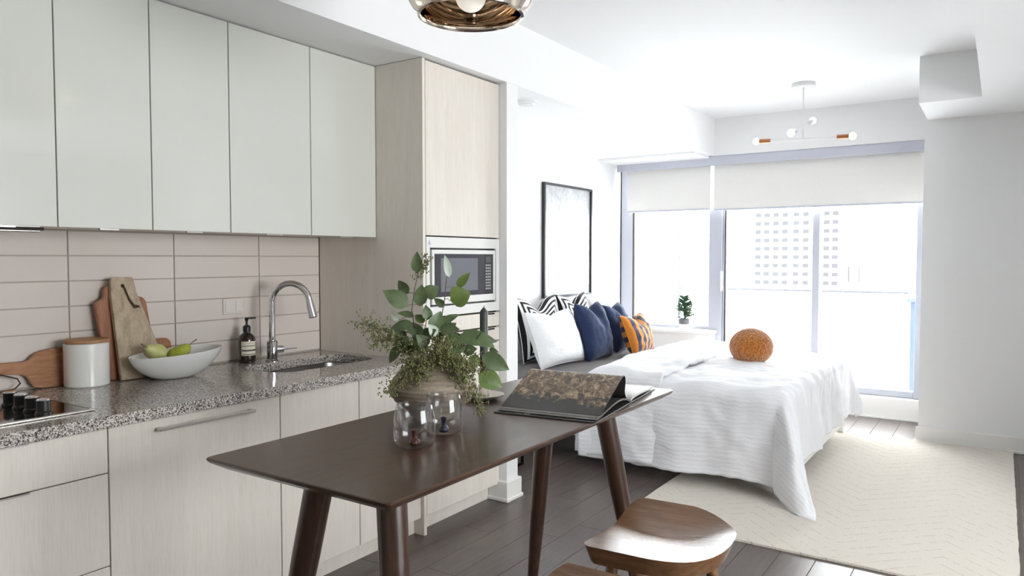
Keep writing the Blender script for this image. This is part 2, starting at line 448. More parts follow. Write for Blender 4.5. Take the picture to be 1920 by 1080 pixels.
# window wall: header, jambs
struct('wall_back', B(-3.7, -.40, WY+.06, WY+.26, 2.44, CZ).box(-3.7, -.4, WY-.14, WY+.06, 2.438, CZ).box(-3.7, BX, WY, WY+.26, 0, 2.6).box(-.57, -.3, WY, WY+.26, 0, CZ), m_wall, 'white wall above the windows')
struct('wall_right', B(-.515, 3.0, 6.47, 7.5, 0, CZ).box(.78, 2.6, 4.5, 6.47, 0, 2.485), m_wall, 'pale grey wall to the right of the balcony door, with an unseen added light-blocking box')  # second box: unseen block added to keep side-window light off this wall
struct('trim_3', B(-.495, -.13, 5.73, 6.48, 2.485, CZ).box(-.13, 3.0, -3.2, 6.48, 2.485, CZ), m_ceil, 'boxed white bulkhead along the right side')
# unseen right and back walls; window added so daylight reaches the kitchen fronts
struct('wall_side', B(2.6, 2.75, -3.2, .70, 0, CZ).box(2.6, 2.75, 3.0, 7.5, 0, CZ).box(2.6, 2.75, .70, 3.0, 0, .8).box(2.6, 2.75, .70, 3.0, 2.2, CZ), m_wall, 'unseen white wall behind the viewer, opening added to light the kitchen')
w2 = struct('window_added', B(2.63, 2.70, .70, .76, .8, 2.2).box(2.63, 2.70, 2.94, 3.0, .8, 2.2).box(2.63, 2.70, .76, 2.94, .8, .86).box(2.63, 2.70, .76, 2.94, 2.14, 2.2), m_frame, 'unseen side window, added to light the kitchen')
add('pane', B(2.66, 2.67, .76, 2.94, .86, 2.14), m_pane, w2)
struct('wall_front', B(-3.6, 2.75, -3.2, -3.05, 0, CZ), m_wall, 'white wall behind the viewer')
# baseboards
def baseboard(name, x0, x1, y0, y1, label):
    return struct(name, B(x0, x1, y0, y1, 0, .12, .004).box(x0-.008, x1+.008, y0-.008, y1+.008, 0, .022, .004), m_trimw, label)
baseboard('baseboard_right', -.53, 2.5, 6.453, 6.472, 'white baseboard along the right wall')
baseboard('baseboard_partition', -2.51, -2.372, 3.50, 3.655, 'white plinth block at the partition foot')
baseboard('baseboard_left', BX, BX+.018, 3.66, 7.2, 'white baseboard behind the bed')

# backsplash tiles: stacked grid, pieces of the kitchen wall
rows = [.915+.105*i for i in range(6)]
cols = [(.095, .562), (.562, 1.030), (1.030, 1.498), (1.498, 1.965), (1.965, 2.435), (2.435, 2.838)]
tm = {}
for (y0, y1) in cols:
    wd = round(y1-y0, 3)
    for z in rows:
        if wd not in tm:
            t_ = add('tile', B(-.012, 0, .0018, wd-.0018, .0018, .105-.0018, .002), m_tile, kw, loc=(0, 0, 0)); tm[wd] = t_.data
        else:
            t_ = bpy.data.objects.new('tile', tm[wd]); COL.objects.link(t_); t_.parent = kw
        t_.location = (KX+.002, y0, z)

# ------------------------------------------------------------------ windows, door, blinds, balcony
def bar(g, x0, x1, z0, z1, y0=WY+.0, y1=WY+.09): g.box(x0, x1, y0, y1, z0, z1, .004)
g = G(); bar(g, -3.45, -3.31, .70, 2.44); bar(g, -3.31, -2.47, .70, .735); bar(g, -3.31, -2.47, 2.38, 2.44)
w1 = struct('window_1', g, m_frame, 'fixed left window above the low sill')
add('pane', B(-3.31, -2.47, WY+.04, WY+.05, .735, 2.38), m_pane, w1)
add('glazing_bead', B(-3.312, -3.300, WY-.004, WY+.03, .735, 2.38), m_gap, w1)
g = G(); bar(g, -2.47, -2.335, .0, 2.44, WY-.02, WY+.12)
struct('trim_4', g, m_frame, 'pale grey post between window and balcony door')
g = G(); bar(g, -2.335, -2.31, .19, 2.44); bar(g, -1.485, -1.42, .19, 2.44); bar(g, -2.31, -1.485, .19, .245); bar(g, -2.31, -1.485, 2.38, 2.44)
d1 = struct('door_1', g, m_frame, 'sliding glass balcony door, left leaf')
add('pane', B(-2.31, -1.485, WY+.04, WY+.05, .245, 2.38), m_pane, d1)
h = add('door_handle', B(-2.345, -2.325, WY-.05, WY-.01, 1.10, 1.30, .006).box(-2.342, -2.328, WY-.02, WY+.01, 1.13, 1.15).box(-2.342, -2.328, WY-.02, WY+.01, 1.25, 1.27), m_lampw, d1)
add('weather_strip', B(-2.313, -2.303, WY-.003, WY+.03, .245, 2.38), m_gap, d1)
g = G(); bar(g, -.625, -.57, .19, 2.44); bar(g, -1.42, -.625, .19, .245, WY+.02, WY+.1); bar(g, -1.42, -.625, 2.38, 2.44); bar(g, -1.44, -1.415, .19, 2.44, WY+.05, WY+.12)
d2 = struct('door_2', g, m_frame, 'sliding glass balcony door, right leaf')
add('pane', B(-1.415, -.625, WY+.06, WY+.07, .245, 2.38), m_pane, d2)
struct('trim_5', B(-2.40, -.515, WY-.06, WY+.14, 0, .185, .004).box(-2.40, -.515, WY-.075, WY-.05, 0, .012), m_trimw, 'white raised threshold of the balcony door')
struct('trim_6', B(-3.46, -2.395, 7.08, 7.31, 0, .672).box(-3.46, -2.375, 7.05, 7.31, .672, .705, .006), m_trimw, 'white boxed sill below the left window')
val = thing('blind_cassette', 'lilac-grey roller blind cassette running above the windows', 'blind cassette', (-2.0, 7.2, 2.35))
add('front_cover', B(-3.44, -.56, 7.16, 7.175, 2.345, 2.432, .003), m_valance, val)
add('top_plate', B(-3.44, -.56, 7.16, 7.30, 2.432, 2.437), m_valance, val)
def blind(x0, x1, z0, label):
    t = thing('roller_blind', label, 'blind', ((x0+x1)/2, 7.235, z0), 'roller blinds')
    add('fabric', B(x0, x1, 7.232, 7.234, z0, 2.40), m_blind, t)
    add('bottom_bar', B(x0, x1, 7.226, 7.240, z0-.012, z0+.004, .003), m_valance, t)
    add('roller', G().tube([(x0, 7.25, 2.395), (x1, 7.25, 2.395)], .022, 12), m_lampw, t, True)
blind(-3.35, -2.445, 1.925, 'narrow white roller blind over the left window')
blind(-2.405, -.575, 1.915, 'wide white roller blind over the balcony door')
# balcony
struct('added_facade', B(-14, -3.7, 7.36, 7.5, -12, 12).box(-.3, 10, 7.5, 7.64, -12, 12).box(-3.7, -.3, 7.56, 7.7, CZ+.2, 12), m_concrete, 'unseen outer face of the building, added to block sky light')  # unseen facade added to block sky light reaching the rail from behind
struct('added_balcony_slab', B(-3.6, .4, WY+.26, 9.0, 2.72, 2.95), m_concrete, 'unseen concrete slab above the balcony, added to block sky light')  # unseen slab added to cut the sky light on the rail
struct('floor_balcony', B(-3.6, .4, WY+.26, 9.0, -.2, -.02), m_concrete, 'concrete balcony slab')
rl = thing('balcony_railing', 'white glass balcony railing with slim grey top rail', 'railing', (-1.6, 8.9, -.02))
add('top_rail', B(-3.5, -.82, 8.87, 8.92, 1.045, 1.068, .004), m_rail, rl)
for i in range(4):
    x0 = -3.5+.67*i; add('glass_panel', B(x0+.01, min(x0+.66, -.83), 8.893, 8.903, .04, 1.045), m_frost, rl)
for x0 in (-3.5, -2.83, -1.49): add('post', B(x0-.012, x0+.012, 8.905, 8.93, -.02, 1.045), m_frame, rl)
bp = thing('balcony_post', 'blue-grey square post at the right end of the balcony', 'post', (-.76, 8.9, -.02))
add('shaft', B(-.80, -.72, 8.84, 8.92, -.02, .96, .004), plain('blue_grey_metal', srgb(84, 98, 122), .5), bp)
add('cap', B(-.835, -.685, 8.80, 8.95, .96, 1.0, .006), plain('blue_grey_cap', srgb(92, 106, 130), .5), bp)
dv = thing('balcony_divider', 'tall frosted glass divider beyond the left window', 'divider', (-3.39, 8.2, -.02))
add('glass_panel', B(-3.405, -3.395, 7.62, 8.86, .05, 1.86), m_frost, dv)
add('post', B(-3.425, -3.375, 8.86, 8.90, -.02, 1.83, .004), m_rail, dv)
add('top_rail', B(-3.42, -3.38, 7.6, 8.88, 1.86, 1.88, .004), m_frame, dv)
# far tower, 120 m away
tw = thing('apartment_tower', 'pale far-off tower with a grid of small windows beyond the balcony', 'building', (-25, 130, -40))
add('wall', B(-35.5, -19.9, 120.3, 140, -40, 40), m_tower, tw)
colx = [-32.71, -31.37, -29.96, -28.57, -26.88, -25.45, -23.89, -22.43, -21.2]
wm = None
for xx in colx:
    for k in range(10):
        z = 9.6-k*1.335
        if wm is None:
            o = add('window', B(-.43, .43, 0, .12, -.33, .33), m_towerwin, tw); wm = o.data; ORGtw = ORG[tw.name]
            for vv in wm.vertices: vv.co += ORGtw
        else:
            o = bpy.data.objects.new('window', wm); COL.objects.link(o); o.parent = tw
        o.location = Vector((xx, 120.2, z))-ORGtw
lb = thing('low_building', 'low pale building below the tower seen over the rail', 'building', (-15, 121, -40))
add('wall', B(-19.7, -10, 121, 135, -40, 1.4), m_tower, lb)
add('window', B(-19.45, -19.2, 120.9, 121, -2.2, .2), m_towerwin, lb); add('window', B(-18.0, -17.8, 120.9, 121, -2.2, 0), m_towerwin, lb)

# ------------------------------------------------------------------ kitchen
def front(name, parent, x, y0, y1, z0, z1, mat, th=.02, gap=.002): # a door or drawer front facing +X
    return add(name, B(x-th, x, y0+gap, y1-gap, z0+gap, z1-gap, .0015), mat, parent)
UX = -2.764
for (y0, ym, y1, lab) in ((.56, .91, 1.26, 'glossy white wall cabinet above the cooktop, leftmost'),
                          (1.26, 1.607, 1.956, 'glossy white wall cabinet above the fruit bowl, middle one'),
                          (1.956, 2.40, 2.838, 'glossy white wall cabinet above the sink, widest and beside tall cabinet')):
    c = thing('wall_cabinet', lab, 'cabinet', (-2.98, (y0+y1)/2, 1.54), 'glossy white wall cabinets')
    add('body', B(KX+.003, UX-.022, y0+.001, y1-.001, 1.548, 2.436), m_lam, c)
    for a, b in ((y0, ym), (ym, y1)):
        d = front('door', c, UX, a, b, 1.538, 2.437, m_upper)
        add('finger_pull', B(UX-.016, UX-.002, a+(b-a)*.42, a+(b-a)*.62, 1.534, 1.540), m_handle, d)
hd = thing('range_hood', 'slim grey cooker hood tucked under the leftmost wall cabinet', 'range hood', (-2.98, .9, 1.52))
add('body', B(-3.15, -2.80, .60, 1.22, 1.520, 1.547, .003), m_handle, hd); add('front_lip', B(-2.80, -2.775, .60, 1.22, 1.526, 1.537, .002), m_gap, hd)

FX = -2.46
bc = thing('base_cabinet', 'pale wood drawer cabinet below the cooktop', 'cabinet', (-2.83, .9, 0), 'pale wood base cabinets')
add('body', B(KX+.003, FX-.022, .561, 1.259, .09, .868), m_gap, bc)
add('toe_kick', B(FX-.06, FX-.05, .561, 1.259, 0, .088), m_lam, bc)
for z0, z1 in ((.714, .866), (.400, .714), (.088, .400)):
    d = front('drawer', bc, FX, .56, 1.26, z0, z1, m_lam)
    add('drawer_handle', B(FX-.008, FX+.006, .80, 1.02, z1-.006, z1-.001), m_handle, d)
dw = thing('dishwasher', 'pale wood fronted dishwasher with a long steel bar handle', 'dishwasher', (-2.83, 1.61, 0))
add('body', B(KX+.003, FX-.022, 1.261, 1.959, .09, .868), m_gap, dw)
add('toe_kick', B(FX-.06, FX-.05, 1.261, 1.959, 0, .088), m_lam, dw)
d = front('door', dw, FX, 1.26, 1.96, .088, .866, m_lam)
add('bar_handle', B(FX+.022, FX+.034, 1.42, 1.82, .824, .836, .002).box(FX-.001, FX+.024, 1.425, 1.437, .825, .835).box(FX-.001, FX+.024, 1.803, 1.815, .825, .835), m_handle, d)
sc_ = thing('base_cabinet', 'pale wood two-door cabinet below the sink', 'cabinet', (-2.83, 2.4, 0), 'pale wood base cabinets')
add('body', B(KX+.003, FX-.022, 1.961, 2.838, .09, .62).box(KX+.003, FX-.022, 1.961, 2.06, .62, .866).box(FX-.08, FX-.022, 2.06, 2.838, .62, .866), m_gap, sc_)
add('toe_kick', B(FX-.06, FX-.05, 1.961, 2.838, 0, .088), m_lam, sc_)
for a, b in ((1.96, 2.406), (2.406, 2.838)):
    d = front('door', sc_, FX, a, b, .088, .866, m_lam)
    add('finger_pull', B(FX-.014, FX-.002, a+.1, b-.1, .8645, .8675), m_handle, d)

# countertop with a rounded sink cut-out
SXc, SYc, SA, SB = -2.845, 2.46, .165, .31
def rrect(cx, cy, a, b, r, n=6):
    P = []
    for (sx, sy, a0) in ((1, 1, 0), (-1, 1, 90), (-1, -1, 180), (1, -1, 270)):
        for k in range(n+1):
            t = R(a0+90*k/n); P.append((cx+sx*(a-r)+r*math.cos(t), cy+sy*(b-r)+r*math.sin(t)))
    return P
CX0, CX1, CY0, CY1, CT0, CT1 = KX+.004, -2.437, .10, 2.838, .870, .910
inner = rrect(SXc, SYc, SA, SB, .09)
def to_rect(p):
    dx, dy = p[0]-SXc, p[1]-SYc; t = 1e9
    if dx > 1e-9: t = min(t, (CX1-SXc)/dx)
    if dx < -1e-9: t = min(t, (CX0-SXc)/dx)
    if dy > 1e-9: t = min(t, (CY1-SYc)/dy)
    if dy < -1e-9: t = min(t, (CY0-SYc)/dy)
    return (SXc+dx*t, SYc+dy*t)
ang = lambda p: math.atan2(p[1]-SYc, p[0]-SXc)
outer = [to_rect(p) for p in inner]
pairs = list(zip(inner, outer))
for cx in (CX0, CX1):
    for cy in (CY0, CY1):
        a0 = ang((cx, cy))
        j = min(range(len(inner)), key=lambda i: abs((ang(outer[i])-a0+math.pi) % (2*math.pi)-math.pi)); pairs[j] = (pairs[j][0], (cx, cy))
g = G(); n = len(pairs)
V = [(p[0], p[1], CT1) for p, q in pairs]+[(q[0], q[1], CT1) for p, q in pairs]+[(p[0], p[1], CT0) for p, q in pairs]+[(q[0], q[1], CT0) for p, q in pairs]
F = []
for i in range(n):
    j = (i+1) % n
    F += [(i, j, n+j, n+i), (2*n+i, 3*n+i, 3*n+j, 2*n+j), (n+i, n+j, 3*n+j, 3*n+i), (i, 2*n+i, 2*n+j, j)]
g.add(V, F)
ct = add('countertop', g, m_granite, loc=(-2.83, 1.5, .87)); tag(ct, 'speckled grey granite worktop over the base cabinets', 'countertop')
sk = thing('sink', 'stainless steel undermount sink set into the granite', 'sink', (SXc, SYc, .70))
lev = [(SA+.012, SB+.012, .10, .868), (SA+.004, SB+.004, .094, .866), (SA-.004, SB-.004, .09, .80), (SA-.03, SB-.03, .08, .71), (SA-.06, SB-.06, .06, .70)]
g = G(); V = []; F = []
for a, b, r, z in lev: V += [(p[0], p[1], z) for p in rrect(SXc, SYc, a, b, r)]
for i in range(len(lev)-1):
    for k in range(n): F.append((i*n+k, i*n+(k+1) % n, (i+1)*n+(k+1) % n, (i+1)*n+k))
F.append(tuple(range((len(lev)-1)*n, len(lev)*n))); g.add(V, F)
add('basin', g, m_steel, sk, True)
add('drain', G().lathe((SXc, SYc, .701), [(.0, .0), (.04, .0), (.045, .004), (.03, .006), (.0, .003)], 20), m_chrome, sk, True)
fc = thing('faucet', 'tall chrome gooseneck faucet behind the sink', 'faucet', (-3.055, 2.39, .91))
add('base', G().lathe((-3.055, 2.39, .91), [(0, 0), (.034, 0), (.034, .008), (.027, .012), (.027, .10), (.022, .106), (0, .106)], 24), m_chrome, fc, True)
D = Vector((.88, .47, 0)); rad_ = .098; top = 1.205
pts = [Vector((-3.055, 2.39, 1.0)), Vector((-3.055, 2.39, 1.1)), Vector((-3.055, 2.39, top))]
for k in range(1, 17):
    t = R(172*k/16); pts.append(Vector((-3.055, 2.39, top))+D*(rad_-rad_*math.cos(t))+Vector((0, 0, rad_*math.sin(t))))
add('gooseneck', G().tube(pts, .016, 16), m_chrome, fc, True)
e = pts[-1]; dd = (pts[-1]-pts[-2]).normalized()
add('spray_head', G().tube([e-dd*.005, e+dd*.03, e+dd*.085, e+dd*.09], [.0165, .019, .021, .017], 16), m_chrome, fc, True)
add('spray_button', B(e.x+.012, e.x+.024, e.y-.004, e.y+.014, e.z-.055, e.z-.025, .003), m_black, fc)
L0 = Vector((-3.055, 2.39, .968)); LD = Vector((.28, .96, .0)).normalized()
add('lever', G().tube([L0+LD*.02, L0+LD*.055, L0+LD*.058, L0+LD*.062, L0+LD*.13], [.019, .019, .012, .0055, .004], 14), m_chrome, fc, True)

ck = thing('cooktop', 'black ceramic cooktop with four knobs at the left end of the worktop', 'cooktop', (-2.79, .9, .91))
add('glass_plate', B(-3.03, -2.575, .53, 1.265, .9105, .916, .002), m_blackglass, ck)
add('metal_trim', B(-2.575, -2.560, .53, 1.272, .9105, .918, .002).box(-3.03, -2.575, 1.265, 1.272, .9105, .917), m_handle, ck)
for i in range(4):
    kx = -2.865+.082*i
    k_ = add('knob', G().lathe((kx, 1.135, .916), [(0, 0), (.026, 0), (.026, .006), (.021, .012), (.021, .046), (.0, .046)], 18), m_black, ck, True)
    add('knob_cap', G().lathe((kx, 1.135, .9622), [(0, 0), (.021, 0), (.019, .004), (0, .004)], 18), m_chrome, k_, True)
for (bx_, by_) in ((-2.72, .78), (-2.90, .72)):
    add('burner_ring', G().shell((bx_, by_, .9164), [(.085, 0), (.088, .0002)], 32), m_potg, ck)

tc_ = thing('tall_cabinet', 'pale wood floor-to-soffit tall cabinet housing the microwave', 'cabinet', (-2.83, 3.18, 0))
TX = -2.442
add('side_panel', B(KX+.003, TX, 2.840, 2.860, 0, 2.437), m_lam, tc_)
add('carcass', B(KX+.003, TX-.30, 2.861, 3.515, .09, 2.437).box(TX-.30, TX-.022, 2.861, 3.515, 1.54, 2.437).box(TX-.30, TX-.022, 2.861, 3.515, .09, 1.13), m_gap, tc_)
add('toe_kick', B(TX-.08, TX-.07, 2.861, 3.515, 0, .095), m_lam, tc_)
front('upper_door', tc_, TX, 2.862, 3.518, 1.545, 2.432, m_lam)
for z0, z1 in ((1.035, 1.118), (.952, 1.030)):
    d = front('drawer', tc_, TX, 2.862, 3.518, z0, z1, m_lam)
    add('drawer_handle', B(TX-.006, TX+.010, 3.34, 3.46, z1-.012, z1-.004, .002), m_blackmetal, d)
front('lower_door', tc_, TX, 2.862, 3.518, .097, .948, m_lam)
mw = thing('microwave', 'built-in steel microwave with a dark glass door in the tall cabinet', 'microwave', (-2.6, 3.19, 1.125))
MX = TX+.002
m_mww = plain('satin_white_steel', srgb(232, 231, 228), .32, .0)
g = G().box(MX-.02, MX, 2.864, 2.893, 1.126, 1.540, .001).box(MX-.02, MX, 3.482, 3.517, 1.126, 1.540, .001).box(MX-.02, MX, 2.893, 3.482, 1.484, 1.540, .001).box(MX-.02, MX, 2.893, 3.482, 1.126, 1.178, .001)
tk = add('trim_frame', g, m_mww, mw)
add('warning_mark', G().prism([(2.874, 1.499), (2.902, 1.499), (2.888, 1.523)], 'x', MX, MX+.0006), plain('grey_mark', srgb(190, 190, 188), .5), tk)
add('cavity', B(MX-.28, MX-.012, 2.894, 3.481, 1.179, 1.483), m_black, mw)
fr = add('door_frame', G().box(MX-.012, MX+.006, 2.902, 2.922, 1.188, 1.474, .002).box(MX-.012, MX+.006, 3.448, 3.468, 1.188, 1.474, .002).box(MX-.012, MX+.006, 2.922, 3.448, 1.452, 1.474, .002).box(MX-.012, MX+.006, 2.922, 3.448, 1.188, 1.226, .002), m_mww, mw)
add('door_glass', B(MX-.010, MX+.003, 2.922, 3.362, 1.226, 1.452), plain('smoked_glass', srgb(66, 65, 72), .08, coat=.5), mw)
add('view_window', B(MX-.004, MX+.004, 2.975, 3.30, 1.252, 1.430), plain('microwave_window', srgb(118, 120, 126), .1, coat=.5), mw)
cp = add('control_panel', B(MX-.010, MX+.003, 3.362, 3.448, 1.226, 1.452), plain('control_black', srgb(48, 47, 52), .15), mw)
m_btn = plain('button_print', srgb(170, 170, 172), .5)
add('display', B(MX+.003, MX+.0038, 3.375, 3.425, 1.405, 1.438), plain('dim_display', srgb(80, 84, 88), .2), cp)
for i in range(9):
    for j in range(3): add('button', B(MX+.003, MX+.0044, 3.375+j*.018, 3.387+j*.018, 1.385-i*.0165, 1.394-i*.0165), m_btn, cp)
add('release_mark', B(MX+.003, MX+.0042, 3.345, 3.356, 1.285, 1.305), m_black, mw)

ol = thing('wall_outlet', 'white double outlet on the tiles beside the soap bottle', 'outlet', (KX+.01, 2.275, 1.19))
pl_ = add('cover_plate', B(KX+.002, KX+.008, 2.215, 2.335, 1.150, 1.228, .002), plain('outlet_white', srgb(224, 216, 209), .3), ol)
for yy in (2.245, 2.305): add('socket', B(KX+.008, KX+.0105, yy-.018, yy+.018, 1.160, 1.218, .001), plain('socket_white', srgb(226, 219, 213), .3), ol)

# ---- worktop things
cn = thing('canister', 'white ceramic canister with a wooden lid', 'canister', (-3.105, 1.512, .91))
add('body', G().lathe((-3.105, 1.512, .91), [(0, 0), (.078, 0), (.083, .005), (.083, .172), (.079, .176), (.0, .176)], 48), m_canister, cn, True)
add('lid', G().lathe((-3.105, 1.512, 1.086), [(0, 0), (.077, 0), (.084, .003), (.084, .011), (.080, .014), (0, .014)], 48), m_lidwood, cn, True)

def outline_round(P, r=.01, n=4):
    out = []; m = len(P)
    for i in range(m):
        p = Vector(P[i][:2]); a = Vector(P[i-1][:2]); b = Vector(P[(i+1) % m][:2]); rr = P[i][2] if len(P[i]) > 2 else r
        d1_, d2_ = (a-p), (b-p); rr = min(rr, d1_.length*.48, d2_.length*.48)
        p0, p1 = p+d1_.normalized()*rr, p+d2_.normalized()*rr
        for k in range(n+1):
            t = k/n; out.append(tuple((p0*(1-t)+p*t)*(1-t)+(p*(1-t)+p1*t)*t))
    return out
def board(name, label, P, mat, th, base, lean, edge=None):
    """outline in (y, z above worktop); stands on the worktop leaning back to the wall by 'lean' degrees"""
    t = thing(name, label, 'cutting board', (0, 0, 0), 'cutting boards leaning on the backsplash')
    bm = bmesh.new(); vs_ = [bm.verts.new((th, p[0]-base[1], p[1])) for p in outline_round(P)]
    f = bm.faces.new(vs_); ex = bmesh.ops.extrude_face_region(bm, geom=[f])
    for v in ex['geom']:
        if isinstance(v, bmesh.types.BMVert): v.co.x -= th
    be = [e for e in bm.edges if len(e.link_faces) == 2 and any(len(q.verts) > 4 for q in e.link_faces)]
    bmesh.ops.bevel(bm, geom=be, offset=.0025, segments=2, affect='EDGES'); bm.verts.index_update()
    g = G().add([v.co[:] for v in bm.verts], [[v.index for v in q.verts] for q in bm.faces]); bm.free()
    b_ = add('blade', g, mat, t, True); t.location = (base[0], base[1], base[2]); t.rotation_euler = (0, R(-lean), 0); return t
Z0 = .911
board('cutting_board', 'low brown wooden board behind the white fruit bowl',
      [(1.56, 0, .01), (1.925, 0, .02), (1.925, .155, .04), (1.56, .15, .02)], m_boarddk, .016, (-3.185, 1.74, Z0), 4)
cb2 = board('cutting_board', 'reddish wooden board with round shoulders behind the pale board',
      [(1.612, 0, .02), (1.835, 0, .02), (1.795, .345, .05), (1.74, .355, .02), (1.735, .40, .02), (1.62, .40, .02), (1.615, .345, .02), (1.575, .335, .04)], m_boardrd, .022, (-3.150, 1.70, Z0), 5)
cb3 = board('cutting_board', 'pale weathered tapered board with a leather loop, frontmost of the boards',
      [(1.640, 0, .006), (1.855, 0, .006), (1.742, .375, .01), (1.735, .44, .012), (1.640, .44, .012), (1.632, .375, .01)], m_boardlt, .020, (-3.098, 1.74, Z0), 9)
ly = -.055
add('leather_loop', G().tube([(.0215, ly+.00, .405), (.026, ly+.005, .39), (.025, ly+.02, .34), (.026, ly+.04, .305), (.026, ly+.06, .307), (.024, ly+.055, .312), (.0245, ly+.038, .315), (.0245, ly+.02, .345), (.0215, ly+.004, .395)], .0035, 8), m_cord, cb3, True)
add('hang_hole', G().lathe((0, 0, 0), [(0, .0), (.008, 0), (.008, .001), (0, .001)], 14), m_gap, cb3)
hh = [c for c in cb3.children if c.name.startswith('hang_hole')][0]; hh.rotation_euler = (0, R(90), 0); hh.location = (.0198, ly, .402)
pb = board('paddle_board', 'brown paddle-shaped board lying on edge left of the canister',
      [(1.32, .060, .03), (1.335, .005, .03), (1.39, .0, .02), (1.56, .0, .01), (1.56, .155, .01), (1.40, .155, .03), (1.345, .14, .03), (1.325, .112, .03), (1.19, .118, .02), (1.02, .128, .015), (1.02, .085, .015), (1.19, .078, .02)], m_boarddk, .018, (-3.185, 1.30, Z0), 4)
add('leather_cord', G().tube([(.020, -.215, .105), (.024, -.15, .085), (.024, -.07, .07), (.026, -.02, .05), (.024, -.01, .03), (.024, -.03, .012), (.024, -.08, .006)], .003, 8), m_cord, pb, True)

# fruit bowl: long oval, one end higher
def bowl_shape():
    g = G(); n = 56; prof_o = [(.36, 0), (.42, .003), (.56, .014), (.76, .040), (.91, .074), (.98, .098), (1.0, .112)]; prof_i = [(.985, .113), (.95, .096), (.86, .070), (.68, .040), (.42, .020), (.0, .016)]
    V = []; F = []; P = prof_o+prof_i
    for r, z in P:
        for k in range(n):
            a = 2*math.pi*k/n; zz = z*(1+.09*math.sin(a))
            V.append((-2.985+.125*r*math.cos(a), 1.825+.205*r*math.sin(a)+.008*z/.1, .911+zz))
    for i in range(len(P)-1):
        for k in range(n): F.append((i*n+k, i*n+(k+1) % n, (i+1)*n+(k+1) % n, (i+1)*n+k))
    F.append(tuple(reversed(range(n)))); return g.add(V, F)
bw = add('fruit_bowl', bowl_shape(), m_ceramic, loc=(-2.985, 1.825, .911), smooth=True, angle=60); tag(bw, 'white oval porcelain bowl holding two pears', 'bowl')
def pear(loc, rot, mat, label, sc=1.0):
    t = thing('pear', label, 'pear', (0, 0, 0), 'pears in the white bowl')
    g = G().lathe((0, 0, 0), [(0, .0), (.018, .002), (.034, .018), (.038, .036), (.032, .056), (.021, .074), (.015, .088), (.009, .095), (0, .096)], 24); g.v = [(a*sc, b*sc, c*sc) for a, b, c in g.v]
    add('flesh', g, mat, t, True)
    add('stalk', G().tube([(0, 0, .093*sc), (.002, 0, .108*sc), (.007, .002, .128*sc)], [.002, .0017, .0025], 6), m_stem, t, True)
    t.location = loc; t.rotation_euler = rot
pear((-2.99, 1.775, 1.012), (R(62), 0, R(8)), m_pearp, 'pale green pear with a long stalk, left in the white bowl')
pear((-2.985, 1.80, .975), (R(-48), 0, R(-15)), m_pear, 'large yellow-green pear, right in the white bowl', 1.15)

# soap bottle
sp_ = thing('soap_bottle', 'dark brown pump soap bottle with a cream label beside the faucet', 'soap bottle', (-3.115, 2.285, .911))
c = (-3.115, 2.285, .911)
add('bottle', G().lathe(c, [(0, 0), (.036, 0), (.041, .005), (.041, .115), (.036, .132), (.018, .148), (.016, .16), (0, .16)], 32), m_soap, sp_, True)
add('collar', G().lathe((c[0], c[1], c[2]+.156), [(0, 0), (.019, 0), (.019, .022), (.012, .03), (0, .03)], 20), m_black, sp_, True)
add('pump', G().lathe((c[0], c[1], c[2]+.184), [(0, 0), (.0055, 0), (.0055, .02), (.011, .036), (0, .036)], 14).box(c[0]-.006, c[0]+.036, c[1]-.006, c[1]+.030, c[2]+.218, c[2]+.225, .002), m_black, sp_)
def wrap(z0, z1, a0, a1, r, n=14):
    g = G(); V = []
    for k in range(n+1):
        a = R(a0+(a1-a0)*k/n)
        for z in (z0, z1): V.append((c[0]+r*math.cos(a), c[1]+r*math.sin(a), c[2]+z))
    return g.add(V, [(2*k, 2*k+2, 2*k+3, 2*k+1) for k in range(n)])
lb_ = add('paper_label', wrap(.038, .108, -75, 35, .0416), m_paper, sp_, True)
for z0, z1 in ((.042, .0455), (.060, .067), (.084, .087), (.098, .099)): add('print_band', wrap(z0, z1, -71, 35, .0419), m_ink, lb_, True)

# ------------------------------------------------------------------ dining table
tb = thing('dining_table', 'long dark walnut table on round splayed legs', 'table', (-1.42, 1.975, 0))
TC = Vector((-1.42, 1.975)); hw, hl = .333, .828
g = G(); lv = [(hw-.035, hl-.035, .868), (hw-.004, hl-.004, .888), (hw, hl, .894), (hw, hl, .898), (hw-.003, hl-.003, .90)]
V = []; F = []
ring = lambda a, b: rrect(TC.x, TC.y, a, b, .016, 3)
n = len(ring(1, 1))
for a, b, z in lv: V += [(p[0], p[1], z) for p in ring(a, b)]
for i in range(len(lv)-1):
    for k in range(n): F.append((i*n+k, i*n+(k+1) % n, (i+1)*n+(k+1) % n, (i+1)*n+k))
F += [tuple(reversed(range(n))), tuple(range((len(lv)-1)*n, len(lv)*n))]
add('tabletop', g.add(V, F), m_table, tb, True, angle=20)
for sx in (-1, 1):
    for sy in (-1, 1):
        T = Vector((TC.x+sx*.125, TC.y+sy*.60, .869)); Fo = Vector((TC.x+sx*.262, TC.y+sy*.70, 0.003))
        add('leg', G().tube([T, T+(Fo-T)*.3, T+(Fo-T)*.98, Fo], [.040, .0385, .0225, .021], 24), m_tleg, tb, True)
add('apron', B(TC.x-.17, TC.x+.17, TC.y-.64, TC.y+.64, .850, .868, .004), m_tleg, tb)

